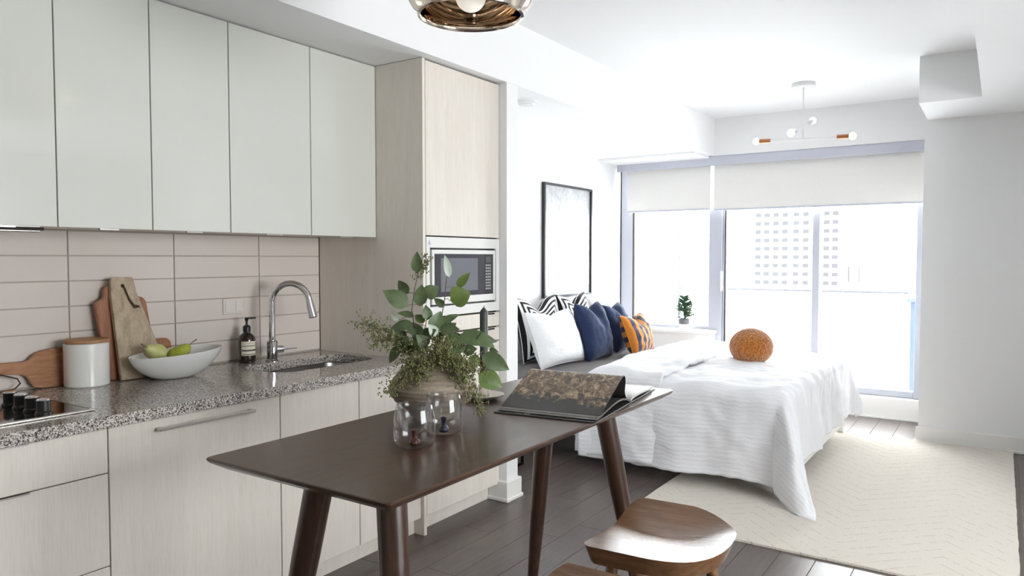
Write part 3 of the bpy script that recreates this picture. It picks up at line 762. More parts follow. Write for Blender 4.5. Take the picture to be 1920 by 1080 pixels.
# ---- vase and bouquet
VC = Vector((-1.56, 1.86, .90))
def vase_profile():
    P = [(0, 0), (.062, 0), (.068, .006), (.085, .03), (.124, .062), (.140, .082), (.146, .098), (.146, .106)]
    Q = [(.138, .124), (.118, .150), (.096, .174), (.078, .192), (.072, .200), (.068, .200), (.072, .19), (.11, .15), (.13, .10), (.0, .03)]
    out = []
    for r, z in P+Q: out.append((r, z))
    fine = []
    for i in range(len(out)-1):
        (r0, z0), (r1, z1) = out[i], out[i+1]
        for k in range(4): t = k/4; fine.append((r0+(r1-r0)*t, z0+(z1-z0)*t))
    fine.append(out[-1])
    return [(max(1e-4, r+(.0018*math.sin(z*420) if r > .065 and i < 60 else 0)), z) for i, (r, z) in enumerate(fine)]
vs2 = add('vase', G().lathe(VC, vase_profile(), 56), m_vase, loc=VC, smooth=True, angle=80); tag(vs2, 'squat round ribbed stoneware vase holding the greenery', 'vase')

RT = Vector((.8313, .5558, 0)); DP = Vector((-.5558, .8313, 0)); K = .001758/2.456
def bq(cx, cy, d=0):     # bouquet coordinates: sideways and upwards from the vase foot, d towards the back
    return VC+RT*((cx-371)*K)+Vector((0, 0, (842-cy)*K))+DP*d
def leaf_geo(base, tip, width, nrm, curl=.12):
    L = (tip-base); ln = L.length; y = L.normalized(); n_ = (nrm-y*nrm.dot(y)).normalized(); x = y.cross(n_)
    g = G(); V = []; F = []; m = 7
    for i in range(m+1):
        t = i/m; wv = width*.5*(math.sin(math.pi*t**.72)**.85 if 0 < t < 1 else .02)
        dz = -curl*ln*(t*t)+.04*ln*math.sin(t*3.1)
        c_ = base+y*(ln*t)+n_*dz
        for s, k in ((-1, 0), (-.5, 1), (0, 2), (.5, 3), (1, 4)): V.append(c_+x*(s*wv)+n_*(abs(s)*wv*.22))
    for i in range(m):
        for k in range(4): F.append((i*5+k, i*5+k+1, i*5+k+6, i*5+k+5))
    return g.add(V, F)
rng = random.Random(3)
def branch(label, stem, leaves, d0):
    t = thing('eucalyptus_branch', label, 'branch', tuple(bq(360, 600, 0)), 'leafy branches in the vase')
    S = [bq(365, 640, 0)]+[bq(a, b, d) for a, b, d in stem]
    Q = []
    for i in range(len(S)-1):
        for k in range(4): Q.append(S[i].lerp(S[i+1], k/4))
    Q.append(S[-1]); add('stem', G().tube(Q, [.0026-.0014*i/len(Q) for i in range(len(Q))], 6), m_stem, t, True)
    for (ax, ay, bx_, by_, wd, d, mt) in leaves:
        b0 = bq(ax, ay, d0+d); b1 = bq(bx_, by_, d0+d+rng.uniform(-.025, .02))
        q = min(Q, key=lambda p: (p-b0).length)
        nr = (-DP+RT*rng.uniform(-.5, .5)+Vector((0, 0, rng.uniform(.0, .8)))).normalized()
        lf = add('leaf', leaf_geo(b0, b1, wd*K*1.15, nr, rng.uniform(.02, .14)), mt, t, True, recalc=False, angle=80)
        add('leaf_stalk', G().tube([q, q.lerp(b0, .5)+Vector((0, 0, .004)), b0], .0011, 5), m_stem, lf, True)
Lg, Lb, Lp = m_leaf, m_leafb, m_leafp
branch('tall eucalyptus branch at the left of the vase, broad leaves', [(330, 520, 0), (285, 400, .0), (278, 340, -.01), (292, 240, -.01), (320, 110, 0)],
       [(302, 168, 305, 72, 46, 0, Lg), (262, 264, 210, 206, 50, .01, Lg), (262, 322, 156, 246, 76, -.02, Lg), (316, 322, 322, 222, 58, 0, Lg), (335, 278, 402, 232, 62, .01, Lg), (222, 384, 186, 356, 22, -.02, Lp), (285, 370, 210, 352, 30, .02, Lg)], -.01)
branch('thin upright branch in the middle with a pale tip leaf', [(395, 470, 0), (412, 380, .0), (428, 290, .0), (437, 190, 0)],
       [(445, 192, 429, 84, 34, 0, Lp), (478, 238, 538, 170, 38, .05, Lb), (452, 300, 545, 262, 92, 0, Lb), (412, 402, 492, 362, 34, -.01, Lg), (420, 330, 372, 290, 34, .03, Lg)], .02)
branch('short bushy branch low in the middle of the vase', [(345, 520, -.02), (335, 450, -.03), (350, 370, -.02)],
       [(352, 385, 345, 315, 44, 0, Lg), (372, 435, 412, 345, 64, 0, Lg), (292, 405, 182, 416, 52, -.03, Lg), (238, 500, 178, 576, 50, -.04, Lg), (330, 472, 296, 415, 48, -.04, Lg), (258, 470, 190, 436, 46, 0, Lg), (398, 452, 366, 396, 44, -.05, Lp), (300, 520, 240, 520, 44, -.03, Lg), (330, 400, 290, 360, 44, .02, Lb), (340, 460, 400, 420, 56, -.05, Lg), (310, 450, 240, 400, 52, .03, Lg), (360, 500, 320, 440, 54, -.06, Lg), (280, 460, 230, 500, 50, -.06, Lg), (330, 540, 280, 480, 56, .02, Lb), (345, 420, 300, 440, 46, -.06, Lg), (380, 500, 430, 440, 52, .04, Lg)], -.02)
branch('long branch arching right over the candle with big green leaves', [(440, 560, -.02), (520, 500, -.03), (580, 545, -.04), (620, 590, -.05)],
       [(495, 458, 670, 484, 66, .0, Lg), (515, 492, 602, 436, 54, .02, Lg), (555, 475, 660, 515, 48, .03, Lg), (600, 545, 726, 616, 74, -.01, Lg), (585, 632, 696, 694, 84, -.02, Lb), (588, 600, 652, 556, 46, 0, Lg), (632, 524, 676, 538, 20, .03, Lg), (540, 560, 600, 590, 54, -.02, Lb), (520, 530, 580, 510, 50, -.03, Lg)], -.01)
branch('leafy branch just right of the vase centre', [(420, 540, -.03), (445, 470, -.04)],
       [(408, 432, 500, 424, 52, 0, Lg), (428, 472, 524, 482, 56, 0, Lg), (478, 600, 545, 645, 44, -.05, Lg), (350, 580, 362, 640, 40, -.07, Lg), (400, 540, 450, 590, 54, -.05, Lb), (310, 560, 262, 610, 46, -.04, Lg), (410, 500, 460, 530, 56, .0, Lg), (450, 520, 510, 560, 50, -.02, Lg), (430, 450, 480, 400, 50, .03, Lg), (440, 490, 500, 450, 56, .03, Lg), (420, 440, 450, 380, 48, .04, Lb), (460, 500, 540, 530, 56, .02, Lg), (390, 470, 350, 430, 46, .03, Lg)], -.02)
def sprig(label, pts, spread, count, d):
    t = thing('seeded_sprig', label, 'sprig', tuple(bq(360, 600, 0)), 'seeded sprigs in the vase')
    S = [bq(a, b, d) for a, b in pts]; Q = []
    for i in range(len(S)-1):
        for k in range(5): Q.append(S[i].lerp(S[i+1], k/5))
    Q.append(S[-1]); gs = G().tube(Q, .0013, 5); gb = G()
    for i in range(count):
        q = Q[rng.randrange(len(Q)//4, len(Q))]
        o = Vector((rng.gauss(0, 1), rng.gauss(0, 1), rng.gauss(0, .8)))*spread*K
        e_ = q+o
        if i % 2 == 0: gs.tube([q, q.lerp(e_, .6)+Vector((0, 0, .003)), e_], .0006, 3, False)
        for _ in range(3):
            gb.sphere(e_+Vector((rng.uniform(-1, 1), rng.uniform(-1, 1), rng.uniform(-1, 1)))*.006, rng.uniform(.0018, .0032), 6, 4)
    add('twig', gs, m_stem, t, True)
    o = add('seeds', gb, m_berry, t, True); o['kind'] = 'stuff'
sprig('fine seeded sprig reaching far left from the vase', [(320, 560), (230, 470), (150, 430), (45, 400)], 26, 150, -.03)
sprig('dense seeded sprig at the left rim of the vase', [(320, 580), (240, 480), (130, 470)], 30, 170, -.06)
sprig('seeded sprig spilling over the front of the vase, centre', [(370, 590), (430, 520), (500, 560), (520, 640)], 30, 200, -.12)
sprig('seeded sprig drooping right beside the candle saucer', [(420, 580), (500, 560), (556, 680), (600, 775)], 20, 150, -.11)
sprig('seeded sprig hanging down the left front of the vase', [(350, 590), (300, 540), (262, 620), (200, 690)], 24, 130, -.13)
sprig('seeded sprig in the heart of the bouquet', [(370, 580), (390, 520), (440, 470)], 34, 180, -.09)
sprig('small dark seeded sprig at the top left tip', [(315, 200), (325, 150), (345, 95)], 15, 60, 0)
sprig('short seeded sprig low in front of the vase middle', [(370, 590), (350, 560), (330, 640)], 26, 120, -.14)
sprig('seeded sprig pointing right under the big leaves', [(420, 570), (520, 560), (580, 600)], 26, 150, -.09)

# ---- candle
cc = Vector((-1.615, 2.225, .90))
ch = thing('candle_holder', 'cream stoneware saucer candle holder on the table', 'candle holder', tuple(cc))
add('saucer', G().lathe(cc, [(0, 0), (.045, 0), (.05, .004), (.074, .014), (.077, .018), (.074, .019), (.045, .009), (0, .008)], 40), m_holder, ch, True)
add('cup', G().lathe(cc+Vector((0, 0, .0085)), [(0, 0), (.022, 0), (.022, .045), (.017, .045), (.017, .01), (0, .01)], 28), m_holder, ch, True)
cn2 = thing('candle', 'dark green pillar candle standing in the cream saucer holder', 'candle', tuple(cc+Vector((0, 0, .019))))
add('wax', G().lathe(cc+Vector((0, 0, .019)), [(0, 0), (.0145, 0), (.0155, .02), (.0155, .305), (.014, .312), (.003, .326), (0, .327)], 14), m_candle, cn2, True)
add('wick', G().tube([cc+Vector((0, 0, .34)), cc+Vector((.001, 0, .352))], .0012, 6), m_black, cn2)

# ---- double-walled tumblers
def tumbler(c, knob, label):
    t = thing('tumbler', label, 'glass', c, 'double-walled tumblers by the vase')
    add('outer_wall', G().shell(c, [(.0005, .001), (.040, .001), (.052, .006), (.058, .018), (.060, .04), (.058, .075), (.053, .105), (.050, .118), (.0485, .1195), (.047, .118), (.0475, .10), (.049, .075)], 48), m_glass, t, True, recalc=False, angle=80)
    add('inner_cup', G().shell(c, [(.047, .118), (.0465, .09), (.043, .065), (.030, .046), (.012, .036), (.008, .026)], 40), m_glass, t, True, recalc=False, angle=80)
    add('coloured_knob', G().lathe(c, [(0, .003), (.013, .004), (.016, .010), (.013, .018), (.007, .024), (.006, .034), (.010, .046), (0, .05)], 24), knob, t, True)
tumbler((-1.366, 1.548, .901), m_amber, 'clear tumbler with an amber knob inside, nearer the viewer')
tumbler((-1.396, 1.715, .901), m_blueg, 'clear tumbler with a dark blue knob inside, behind the other')

# ---- open book: spine across the table, near pages arching up
bk = thing('open_book', 'large open picture book with dark grassland photo on the arched page', 'book', (0, 0, 0))
BW = .362
def curve_slab(prof, th, x0, x1):
    g = G(); V = []; m = len(prof)
    up = []
    for i, (y, z) in enumerate(prof):
        a = Vector(prof[max(0, i-1)]); b = Vector(prof[min(m-1, i+1)]); d = (b-a).normalized(); up.append(Vector((-d.y, d.x)))
    for xx in (x0, x1):
        for (y, z), nn in zip(prof, up): V += [(xx, y, z), (xx, y-nn.x*th, z-nn.y*th)]
    F = []; o = 2*m
    for i in range(m-1):
        a, b = 2*i, 2*i+2
        F += [(a, b, o+b, o+a), (a+1, o+a+1, o+b+1, b+1), (a, a+1, b+1, b), (o+a, o+b, o+b+1, o+a+1)]
    F += [(0, o, o+1, 1), (2*m-2, 2*m-1, o+2*m-1, o+2*m-2)]
    return g.add(V, F)
add('near_cover', B(-.004, BW+.004, 0, .365, 0, .004, .001), m_cover, bk)
add('far_cover', B(-.004, BW+.004, .385, .690, 0, .004, .001), m_cover, bk)
add('spine', B(-.004, BW+.004, .363, .387, 0, .006, .001), m_cover, bk)
add('cover_mark', B(.105, .112, .016, .022, .004, .0046).box(.116, .121, .016, .022, .004, .0046), m_page, bk)
bez = lambda P, n=16: [tuple(sum((Vector(p)*c_ for p, c_ in zip(P, ((1-t)**3, 3*t*(1-t)**2, 3*t*t*(1-t), t**3))), Vector((0, 0)))) for t in [i/n for i in range(n+1)]]
m_dkp2 = plain('charcoal_page', srgb(78, 74, 70), .4)
base_near = bez([(.042, .014), (.16, .05), (.30, .085), (.372, .012)])
add('near_pages', curve_slab(bez([(.030, .011), (.14, .022), (.27, .055), (.372, .010)]), .006, 0, BW), m_dkp2, bk, True)
prof = bez([(.045, .016), (.14, .052), (.24, .098), (.283, .110)], 14)+bez([(.283, .110), (.318, .118), (.324, .092), (.312, .066)], 8)[1:]+bez([(.312, .066), (.30, .04), (.33, .02), (.372, .012)], 6)[1:]
m_dkpage = plain('dark_page_back', srgb(58, 55, 52), .4)
pgs = add('arched_pages', curve_slab(prof, .0025, 0, BW), m_dkpage, bk, True)
# photograph printed on the arched page
Lp_ = [0]
for i in range(1, len(prof)): Lp_.append(Lp_[-1]+(Vector(prof[i])-Vector(prof[i-1])).length)
sel = [i for i in range(len(prof)) if Lp_[i] < Lp_[-1]*.70]
g = G(); V = []; UV = []
for i in sel:
    a = Vector(prof[max(0, i-1)]); b = Vector(prof[min(len(prof)-1, i+1)]); d = (b-a).normalized(); q = Vector(prof[i])+Vector((-d.y, d.x))*.0006
    for xx in (.001, BW-.001): V.append((xx, q.x, q.y)); UV.append((xx/BW, Lp_[i]/Lp_[-1]/.70))
g.add(V, [(2*k, 2*k+1, 2*k+3, 2*k+2) for k in range(len(sel)-1)])
add('page_photograph', g, m_photo, pgs, True, uv=UV, recalc=False)
add('page_strips', curve_slab([(.030, .012), (.050, .0165)], .002, 0, BW).add(*(lambda q: (q.v, q.f))(curve_slab([(.018, .0085), (.040, .012)], .002, 0, BW))), plain('grey_page_edge', srgb(120, 117, 114), .4), bk)
add('far_pages', curve_slab(bez([(.378, .012), (.40, .026), (.50, .022), (.66, .016)]), .009, 0, BW), plain('grey_art_paper', srgb(186, 184, 180), .35), bk, True)
bk.location = (-1.432, 2.036, .9005); bk.rotation_euler = (0, 0, R(7))

# ------------------------------------------------------------------ stools
def make_stool(label):
    t = thing('counter_stool', label, 'stool', (0, 0, 0), 'wooden counter stools at the table')
    # D-shaped saddle seat: straight dipped edge at -X (towards the table), raised rounded rim at +X
    nu, nv = 28, 22; V = []; F = []; SZs = .655
    def outline(v):       # v in -1..1 across (y): returns front x, back x
        back = .190*max(0, 1-abs(v)**2.5)**.5; frontx = -.180+.035*abs(v)**9
        return frontx, max(frontx+.045, back)
    def zt(x, y):         # dished: rim rises all round the rounded side, the front edge dips
        ny_ = .034*(max(0, .07-y)/.285)**1.7; fy = .046*(max(0, y-.05)/.165)**1.8; bx2 = .036*(max(0, x+.02)/.21)**2.0
        return SZs-.040+(ny_**2+fy**2+bx2**2)**.5
    for layer in (0, 1):
        for j in range(nv+1):
            v = -1+2*j/nv; v = math.sin(v*math.pi/2)*.995; fx, bx_ = outline(v); yy = v*.215
            for i in range(nu+1):
                u = i/nu; uu = 1-(1-u)**1.3; x = fx+(bx_-fx)*uu
                if layer == 0: V.append((x, yy, zt(x, yy)))
                else: V.append((fx+.014+(bx_-fx-.034)*uu, yy*.93, zt(x, yy)*.6+(SZs-.02)*.4-.046))
    o = (nu+1)*(nv+1)
    for j in range(nv):
        for i in range(nu):
            a = j*(nu+1)+i; F += [(a, a+1, a+nu+2, a+nu+1), (o+a, o+a+nu+1, o+a+nu+2, o+a+1)]
    for i in range(nu):
        a = i; b = nv*(nu+1)+i; F += [(a, o+a, o+a+1, a+1), (b, b+1, o+b+1, o+b)]
    for j in range(nv):
        a = j*(nu+1); b = a+nu; F += [(a, a+nu+1, o+a+nu+1, o+a), (b, o+b, o+b+nu+1, b+nu+1)]
    add('seat', G().add(V, F), m_stool, t, True, angle=50)
    for sx, sy in ((-1, -1), (-1, 1), (1, -1), (1, 1)):
        T = Vector((sx*.10-.01, sy*.11, .598)); Fo = Vector((sx*.185-.01, sy*.19, .0))
        add('leg', G().tube([T, T.lerp(Fo, .45), Fo], [.0165, .019, .013], 16), m_stool, t, True)
    at = lambda sx, sy, z: Vector((sx*.10-.01, sy*.11, .598)).lerp(Vector((sx*.185-.01, sy*.19, 0)), 1-z/.598)
    for (a, b, z) in (((-1, -1), (1, -1), .22), ((-1, 1), (1, 1), .22), ((-1, -1), (-1, 1), .30), ((1, -1), (1, 1), .26)):
        add('footrest_rail', G().tube([at(*a, z), at(*b, z)], .0095, 12), m_stool, t, True)
    return t
s1 = make_stool('walnut counter stool with dished seat, whole seat in view'); s1.location = (-.785, 1.965, 0); s1.rotation_euler = (0, 0, R(4))
s2 = copy_tree(s1); s2['label'] = 'walnut counter stool cut off by the bottom edge, nearest the viewer'; s2.location = (-.740, 1.385, 0); s2.rotation_euler = (0, 0, R(2))

# ------------------------------------------------------------------ pendant and chandelier
PC = Vector((-1.335, 1.775, 2.310)); PR = .218
pd = thing('pendant_lamp', 'mirrored globe pendant with an open bottom hanging over the table', 'pendant lamp', (PC.x, PC.y, CZ))
a0 = math.asin(.160/PR)
pr = [(PR*math.sin(a), -PR*math.cos(a)) for a in [a0+(math.pi-.05-a0)*i/30 for i in range(31)]]
rim = [(.158, pr[0][1]-.010), (.150, pr[0][1]-.012), (.143, pr[0][1]-.004)]
inn = [((PR-.012)*math.sin(a), -(PR-.012)*math.cos(a)+.006) for a in [a0-.03+(math.pi-.1-a0)*i/26 for i in range(27)]]
add('mirror_shade', G().shell(PC, list(reversed(pr))+rim+inn, 64), m_mirror, pd, True, angle=60)
add('top_cap', G().lathe(PC+Vector((0, 0, PR-.006)), [(0, 0), (.035, 0), (.03, .03), (.008, .045), (0, .045)], 24), m_chrome, pd, True)
add('cable', G().tube([(PC.x, PC.y, PC.z+PR+.03), (PC.x, PC.y, CZ)], .003, 8), m_black, pd)
add('ceiling_rose', G().lathe((PC.x, PC.y, CZ-.025), [(0, 0), (.055, 0), (.06, .006), (.06, .025), (0, .025)], 28), m_chrome, pd, True)
add('lamp_socket', G().lathe(PC+Vector((0, 0, -.065)), [(0, 0), (.018, 0), (.022, .02), (.022, .26), (0, .26)], 20), m_chrome, pd, True)
add('bulb', G().sphere(PC+Vector((0, 0, -.100)), .046, 28, 18), m_bulb, pd, True)

HC = Vector((-1.327, 6.111, CZ))
cl = thing('ceiling_light', 'white bar chandelier with copper sockets hanging above the bed', 'chandelier', tuple(HC))
add('ceiling_plate', G().lathe(HC-Vector((0, 0, .030)), [(0, 0), (.085, 0), (.09, .005), (.09, .030), (0, .030)], 32), m_lampw, cl, True)
add('stem', G().tube([HC-Vector((0, 0, .03)), HC-Vector((0, 0, .435))], .0065, 10), m_lampw, cl, True)
def arm(p0, p1, sock):
    p0, p1 = Vector(p0), Vector(p1); d = (p1-p0).normalized(); a = add('arm', G().tube([p0, p1], .0045, 8), m_lampw, cl, True)
    for p, s in ((p0, -1), (p1, 1)):
        add('bulb_socket', G().tube([p-d*s*.004, p+d*s*.082], .0165, 16), sock, a, True)
        add('bulb', G().sphere(p+d*s*.105, .030, 16, 10), m_bulb, a, True)
z1 = HC.z-.43
arm((HC.x-.255, HC.y, z1+.008), (HC.x+.255, HC.y, z1-.008), m_copper)
arm((-1.345, 5.930, 2.410), (-1.320, 6.290, 2.523), m_chrome)
sd = thing('smoke_detector', 'small round white smoke detector under the soffit', 'smoke detector', (-2.56, 4.0, SZ))
add('base', G().lathe((-2.56, 4.0, SZ-.012), [(0, 0), (.065, 0), (.068, .012), (0, .012)], 32), m_lampw, sd, True)
add('cover', G().lathe((-2.56, 4.0, SZ-.030), [(0, 0), (.045, 0), (.055, .008), (.055, .018), (0, .018)], 32), m_lampw, sd, True)

# ------------------------------------------------------------------ picture
pc = thing('framed_print', 'large black-framed faded winter print on the bedroom wall', 'picture', (BX, 6.11, 1.06))
y0, y1, z0, z1 = 5.655, 6.575, 1.065, 2.115
add('frame', B(BX, BX+.035, y0, y0+.02, z0, z1).box(BX, BX+.035, y1-.02, y1, z0, z1).box(BX, BX+.035, y0+.02, y1-.02, z1-.02, z1).box(BX, BX+.035, y0+.02, y1-.02, z0, z0+.02), plain('black_frame', srgb(40, 40, 44), .5), pc)
add('print', B(BX, BX+.014, y0+.02, y1-.02, z0+.02, z1-.02), m_print, pc)
add('glazing', B(BX+.022, BX+.024, y0+.02, y1-.02, z0+.02, z1-.02), glass_thin('low_reflection_glass', (1, 1, 1, 1), 1.25, 0, 5, .28), pc)

# ------------------------------------------------------------------ rug
g = G(); nx, ny = 60, 90; X0, X1, Y0, Y1 = -1.73, .10, 3.66, 6.43; V = []; F = []
for j in range(ny+1):
    for i in range(nx+1):
        x = X0+(X1-X0)*i/nx; y = Y0+(Y1-Y0)*j/ny
        ed = .004*noise.noise((x*9, y*9, 0)); x += ed if i in (0, nx) else 0; y += ed if j in (0, ny) else 0
        far = max(0, (y-6.33)/.1)
        V.append((x, y, .012+.0015*noise.noise((x*14, y*14, 3))+.008*min(1, far)*(1 if x > -1 else 0)))
for j in range(ny):
    for i in range(nx): a = j*(nx+1)+i; F.append((a, a+1, a+nx+2, a+nx+1))
per = [i for i in range(nx+1)]+[j*(nx+1)+nx for j in range(1, ny+1)]+[ny*(nx+1)+i for i in range(nx-1, -1, -1)]+[j*(nx+1) for j in range(ny-1, 0, -1)]
o = len(V); V += [(V[i][0], V[i][1], .001) for i in per]; mm = len(per)
for k in range(mm): F.append((per[k], o+k, o+(k+1) % mm, per[(k+1) % mm]))
g.add(V, F); rg = add('rug', g, m_rug, loc=(-.8, 5.0, 0), smooth=True); tag(rug := rg, 'cream wool rug with faint chevron lines under the bed foot', 'rug')

# ------------------------------------------------------------------ bed
bd = thing('bed', 'low white platform bed with a grey-sheeted mattress', 'bed', (-2.2, 5.44, 0))
BX1, BY0, BY1 = -1.045, 4.43, 6.46
add('foot_rail', B(BX1-.03, BX1, BY0, BY1, .075, .30, .004), m_bedw, bd)
add('side_rail', B(BX+.05, BX1-.03, BY0, BY0+.03, .20, .34, .004), m_bedw, bd)
add('side_rail', B(BX+.05, BX1-.03, BY1-.03, BY1, .20, .34, .004), m_bedw, bd)
add('slat_base', B(BX+.05, BX1-.03, BY0+.03, BY1-.03, .24, .30), m_bedw, bd)
for xx in (BX+.06, BX1-.05):
    for yy in (BY0, BY1-.05): add('leg', B(xx, xx+.05, yy, yy+.05, .013 if xx > -2 else .0, .22, .003), m_bedw, bd)
add('mattress', B(BX+.05, BX1-.04, BY0+.01, BY1-.01, .30, .565, .045, 4), m_mattress, bd, True)

# duvet: a cloth laid over the mattress, hanging at the near side, the foot and the far side
def drape(s0, s1, top, side_drop, foot_drop, far_drop, ns, nt, seed, edgex, R_=.075, waves=1.0, puff=.09):
    """s along the bed from the head edge, t across; returns G with uv"""
    xh = edgex; xf = BX1+.035; yn = BY0-.045; yf = BY1+.03
    xi, yi0, yi1 = xf-R_, yn+R_, yf-R_
    Ltop = xi-xh; Sn = side_drop; Wt = yi1-yi0
    g = G(); V = []; UVl = []; F = []
    def prof(e):
        if e <= 0: return 0., 0.
        q = R_*math.pi/2
        if e < q: a = e/R_; return R_*math.sin(a), R_*(1-math.cos(a))
        return R_, R_+(e-q)
    for j in range(nt+1):
        t = -Sn+(Wt+Sn+far_drop)*j/nt
        for i in range(ns+1):
            s = s0+(s1-s0)*i/ns
            hemn = noise.noise((s*2.1, seed, 0))*.03; sw = 1.0
            a = max(0, s-Ltop); b = max(0, -t, t-Wt); sg = -1 if t < Wt/2 else 1
            tt = t
            if t < 0: b = -t*(1+hemn*.6)
            r = (a**3.2+b**3.2)**(1/3.2)*(1+.16*math.sin(2*math.atan2(a, b+1e-9))**2*(1 if sg < 0 else 0)); xx = min(s, Ltop)+xh; yy = yi0+min(max(t, 0), Wt)
            z = top+.026*noise.noise((s*2.2, t*2.2, seed))+.016*noise.noise((s*5.5, t*5.5, seed+4))+.007*noise.noise((s*14, t*14, seed+7))
            # gentle crown over the middle
            z += .02*math.sin(math.pi*min(1, max(0, t/Wt)))
            hd_ = min(1, max(0, (s-s0)/.16)); z -= puff*(1-math.sqrt(max(0, 1-(1-hd_)**2)))*(1 if b < .05 else max(0, 1-(b-.05)/.1))
            if r > 0:
                out, down = prof(r); hy = math.hypot(a, b); dx, dy = a/hy, b/hy
                th = math.atan2(a, b); fl = math.sin(2*th)**2*(1 if sg < 0 else .45)
                hang = max(0, down-R_*.5)
                out += hang*(.06+.42*fl)
                # folds on hanging cloth
                al = s if a < b else t
                fold = waves*(.016*math.sin(al*9+seed)+.012*math.sin(al*17+1.3*seed)+.03*noise.noise((al*3, seed, 2)))*min(1, hang/.35)
                fold += .014*noise.noise((s*5, t*5, seed+9))+.008*noise.noise((s*12, t*12, seed+3))
                crn = .028*math.sin(th*10+seed)*fl*min(1, hang/.3)
                out += fold+crn; down *= (1-.05*fl)
                xx += dx*out; yy += sg*dy*out
                z -= down
                z = max(z, .018+.004*noise.noise((s*9, t*9, 1)))
            V.append((xx, yy, z)); UVl.append((s, t))
    for j in range(nt):
        for i in range(ns): q = j*(ns+1)+i; F.append((q, q+1, q+ns+2, q+ns+1))
    g.add(V, F); return g, UVl
dvt = thing('duvet', 'rumpled white seersucker duvet hanging over the bed foot and sides', 'duvet', (-1.7, 5.44, 0))
g, uvl = drape(0, 1.80, .650, .60, .42, .36, 150, 190, 2.0, -2.36)
o = add('cover', g, m_duvet, dvt, True, uv=uvl, recalc=False, angle=180)
md = o.modifiers.new('thickness', 'SOLIDIFY'); md.thickness = .022; md.offset = -1
g, uvl = drape(0, .60, .690, .635, .0, .45, 60, 190, 5.0, -2.40, .095, .6, .13)
# round the turned-back edge
o = add('turned_back_fold', g, m_duvet, dvt, True, uv=uvl, recalc=False, angle=180)
md = o.modifiers.new('thickness', 'SOLIDIFY'); md.thickness = .030; md.offset = -1

# ---- pillows
def pillow(name, label, cat, W, H, T, mat, loc, yaw, tilt, roll=0, chop=.0, seed=0, group=None, backmat=None, pinch=.10, n=36):
    t = thing(name, label, cat, (0, 0, 0), group)
    V = []; UVs = []; F = []; 
    for side in (1, -1):
        for j in range(n+1):
            for i in range(n+1):
                u = -1+2*i/n; v = -1+2*j/n
                u = math.copysign(abs(u)**.9, u); v = math.copysign(abs(v)**.9, v)
                px = u*W/2*(1-pinch*(1-v*v)); pz = v*H/2*(1-pinch*(1-u*u))
                th = T/2*(max(0, (1-u*u)*(1-v*v)))**.42
                th *= 1+.10*noise.noise((u*2+seed, v*2, side))
                wr = .010*noise.noise((u*4+seed, v*4, side*3))*(1-max(abs(u), abs(v))**4)
                if chop: pz -= chop*math.exp(-(u/.38)**2)*((v+1)/2)**2.2; th *= 1-.35*math.exp(-(u/.25)**2)*((v+1)/2)**2 if chop else 1
                V.append((side*(th+wr), px, H/2+pz)); UVs.append(((u+1)/2, (v+1)/2))
    o = (n+1)*(n+1)
    for j in range(n):
        for i in range(n):
            a = j*(n+1)+i; F += [(a, a+1, a+n+2, a+n+1), (o+a, o+a+n+1, o+a+n+2, o+a+1)]
    cv = add('cushion_cover', G().add(V, F), [mat, backmat] if backmat else mat, t, True, uv=UVs, recalc=False, angle=180)
    if backmat:
        for k, p in enumerate(cv.data.polygons): p.material_index = k % 2
    sm = []
    for (u, v) in [(-1+2*k/n, -1) for k in range(n)]+[(1, -1+2*k/n) for k in range(n)]+[(1-2*k/n, 1) for k in range(n)]+[(-1, 1-2*k/n) for k in range(n)]:
        u = math.copysign(abs(u)**.9, u); v = math.copysign(abs(v)**.9, v)
        pz = v*H/2*(1-pinch*(1-u*u)); 
        if chop: pz -= chop*math.exp(-(u/.38)**2)*((v+1)/2)**2.2
        sm.append((0, u*W/2*(1-pinch*(1-v*v)), H/2+pz))
    sm.append(sm[0]); add('seam_piping', G().tube(sm, .0035, 6, False), mat, t, True)
    t.location = loc; t.rotation_euler = (roll, R(-tilt), yaw)
    return t
MZ = .568
GR = 'pillows at the head of the bed'
pillow('striped_pillow', 'black and white striped pillow beside the partition, leftmost', 'pillow', .64, .56, .20, m_frames, (-3.20, 5.31, MZ), R(-4), 14, chop=.11, seed=1, group=GR)
pillow('striped_pillow', 'black and white striped pillow below the picture, second from left', 'pillow', .62, .56, .20, m_frames, (-3.20, 5.95, MZ), R(2), 14, chop=.10, seed=4, group=GR)
pillow('white_pillow', 'plain white pillow at the back, behind the farther navy cushion', 'pillow', .52, .50, .18, m_linen, (-3.22, 6.56, MZ), R(3), 15, chop=.05, seed=6, group=GR)
pillow('white_pillow', 'plump plain white pillow leaning in front of the striped pillows', 'pillow', .66, .46, .24, m_linen, (-2.93, 5.14, MZ), R(-2), 20, chop=.03, seed=9, group=GR, pinch=.07)
pillow('navy_cushion', 'navy blue linen cushion beside the plump white pillow', 'cushion', .50, .50, .24, m_navy, (-2.86, 5.66, MZ-.005), R(4), 16, chop=.10, seed=12, group=GR, pinch=.06)
pillow('navy_cushion', 'navy blue linen cushion farther back, behind the striped bolster', 'cushion', .50, .46, .22, m_navy, (-2.94, 6.30, MZ-.005), R(8), 18, chop=.09, seed=15, group=GR, pinch=.07)
pillow('striped_cushion', 'orange and navy striped lumbar cushion against the duvet', 'cushion', .58, .38, .20, m_ostu, (-2.66, 6.12, MZ), R(6), 20, chop=.08, seed=18, group=GR, backmat=m_ostv, pinch=.08)

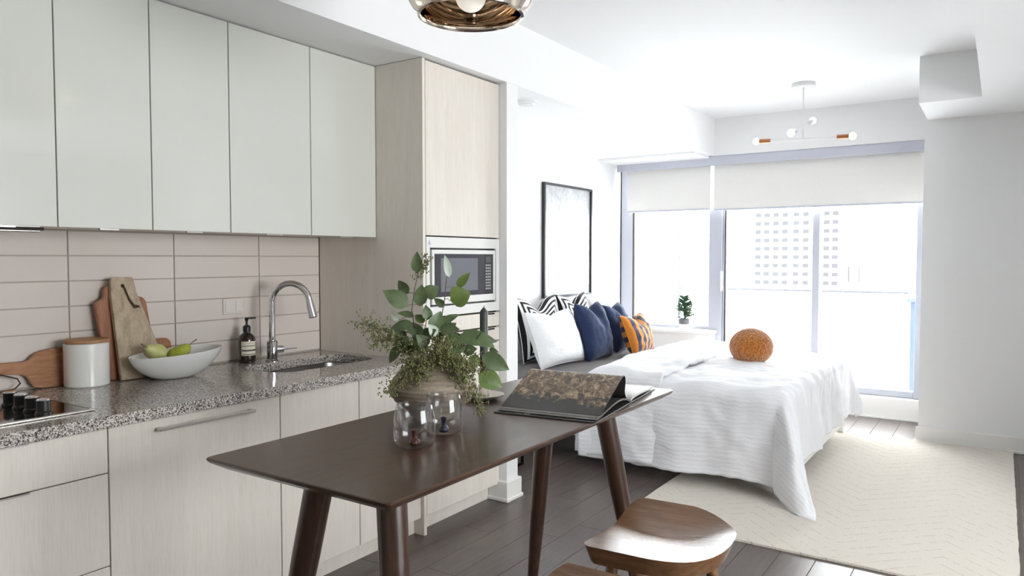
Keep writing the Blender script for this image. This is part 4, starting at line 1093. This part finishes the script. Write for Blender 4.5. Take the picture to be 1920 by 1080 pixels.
# ---- ball cushion
g = G().sphere((0, 0, 0), 1, 72, 48)
V = []
for p in g.v:
    q = Vector(p); nn = noise.noise(q*22)*.018+noise.noise(q*45)*.012
    V.append((q*(.158*(1+nn))).to_tuple())
g.v = [(x, y, max(z*.86, -.118)) for x, y, z in V]
bl = add('ball_cushion', g, m_boucle, smooth=True, angle=180); tag(bl, 'round rust-orange boucle ball cushion on the white duvet', 'cushion'); bl.location = (-1.545, 5.53, .770)

# ------------------------------------------------------------------ bedside stand and sill plant
ns_ = thing('bedside_stand', 'low black metal-framed bedside stand, behind the partition', 'bedside stand', (-2.85, 4.0, 0))
add('top', B(-3.12, -2.72, 3.78, 4.24, .40, .42, .003), m_blackmetal, ns_)
for xx in (-3.11, -2.745):
    for yy in (3.79, 4.215): add('leg', B(xx, xx+.015, yy, yy+.015, .015, .40), m_blackmetal, ns_)
for xx in (-3.11, -2.745): add('foot_bar', B(xx, xx+.015, 3.79, 4.23, 0, .015), m_blackmetal, ns_)

pp = thing('potted_spruce', 'little green potted spruce on the window sill', 'potted plant', (-2.68, 7.17, .705))
P0 = Vector((-2.68, 7.17, .705))
add('pot_base', G().lathe(P0, [(0, 0), (.046, 0), (.05, .004), (.052, .055), (0, .055)], 28), m_ceramic, pp, True)
add('pot_rim', G().lathe(P0+Vector((0, 0, .055)), [(0, 0), (.052, 0), (.055, .052), (.050, .052), (.048, .04), (0, .04)], 28), m_potg, pp, True)
add('soil', G().lathe(P0+Vector((0, 0, .094)), [(0, 0), (.048, 0), (0, .004)], 20), m_soil, pp)
gs = G().tube([P0+Vector((0, 0, .09)), P0+Vector((.004, 0, .22)), P0+Vector((.002, 0, .34))], [.005, .004, .0015], 6); gn = G()
def needle(p, d, ln):
    s_ = d.orthogonal().normalized()*.0036; gn.add([p-s_, p+s_, p+d*ln+s_*.2, p+d*ln-s_*.2], [(0, 1, 2, 3)])
for i in range(90):
    z = rng.uniform(.10, .33); a = rng.uniform(0, 6.283); ln = (.37-z)*.46*rng.uniform(.7, 1.2)+.018
    p = P0+Vector((.003, 0, z)); d = Vector((math.cos(a), math.sin(a), rng.uniform(.25, .8))).normalized(); gs.tube([p, p+d*ln], [.0016, .0008], 4)
    for k in range(26):
        q = p+d*ln*(k+.5)/26; e_ = (d*.7+Vector((rng.uniform(-1, 1), rng.uniform(-1, 1), rng.uniform(-.4, 1)))).normalized(); needle(q, e_, rng.uniform(.018, .032))
add('twigs', gs, m_stem, pp, True)
o = add('needles', gn, m_needle, pp, recalc=False); o['kind'] = 'stuff'
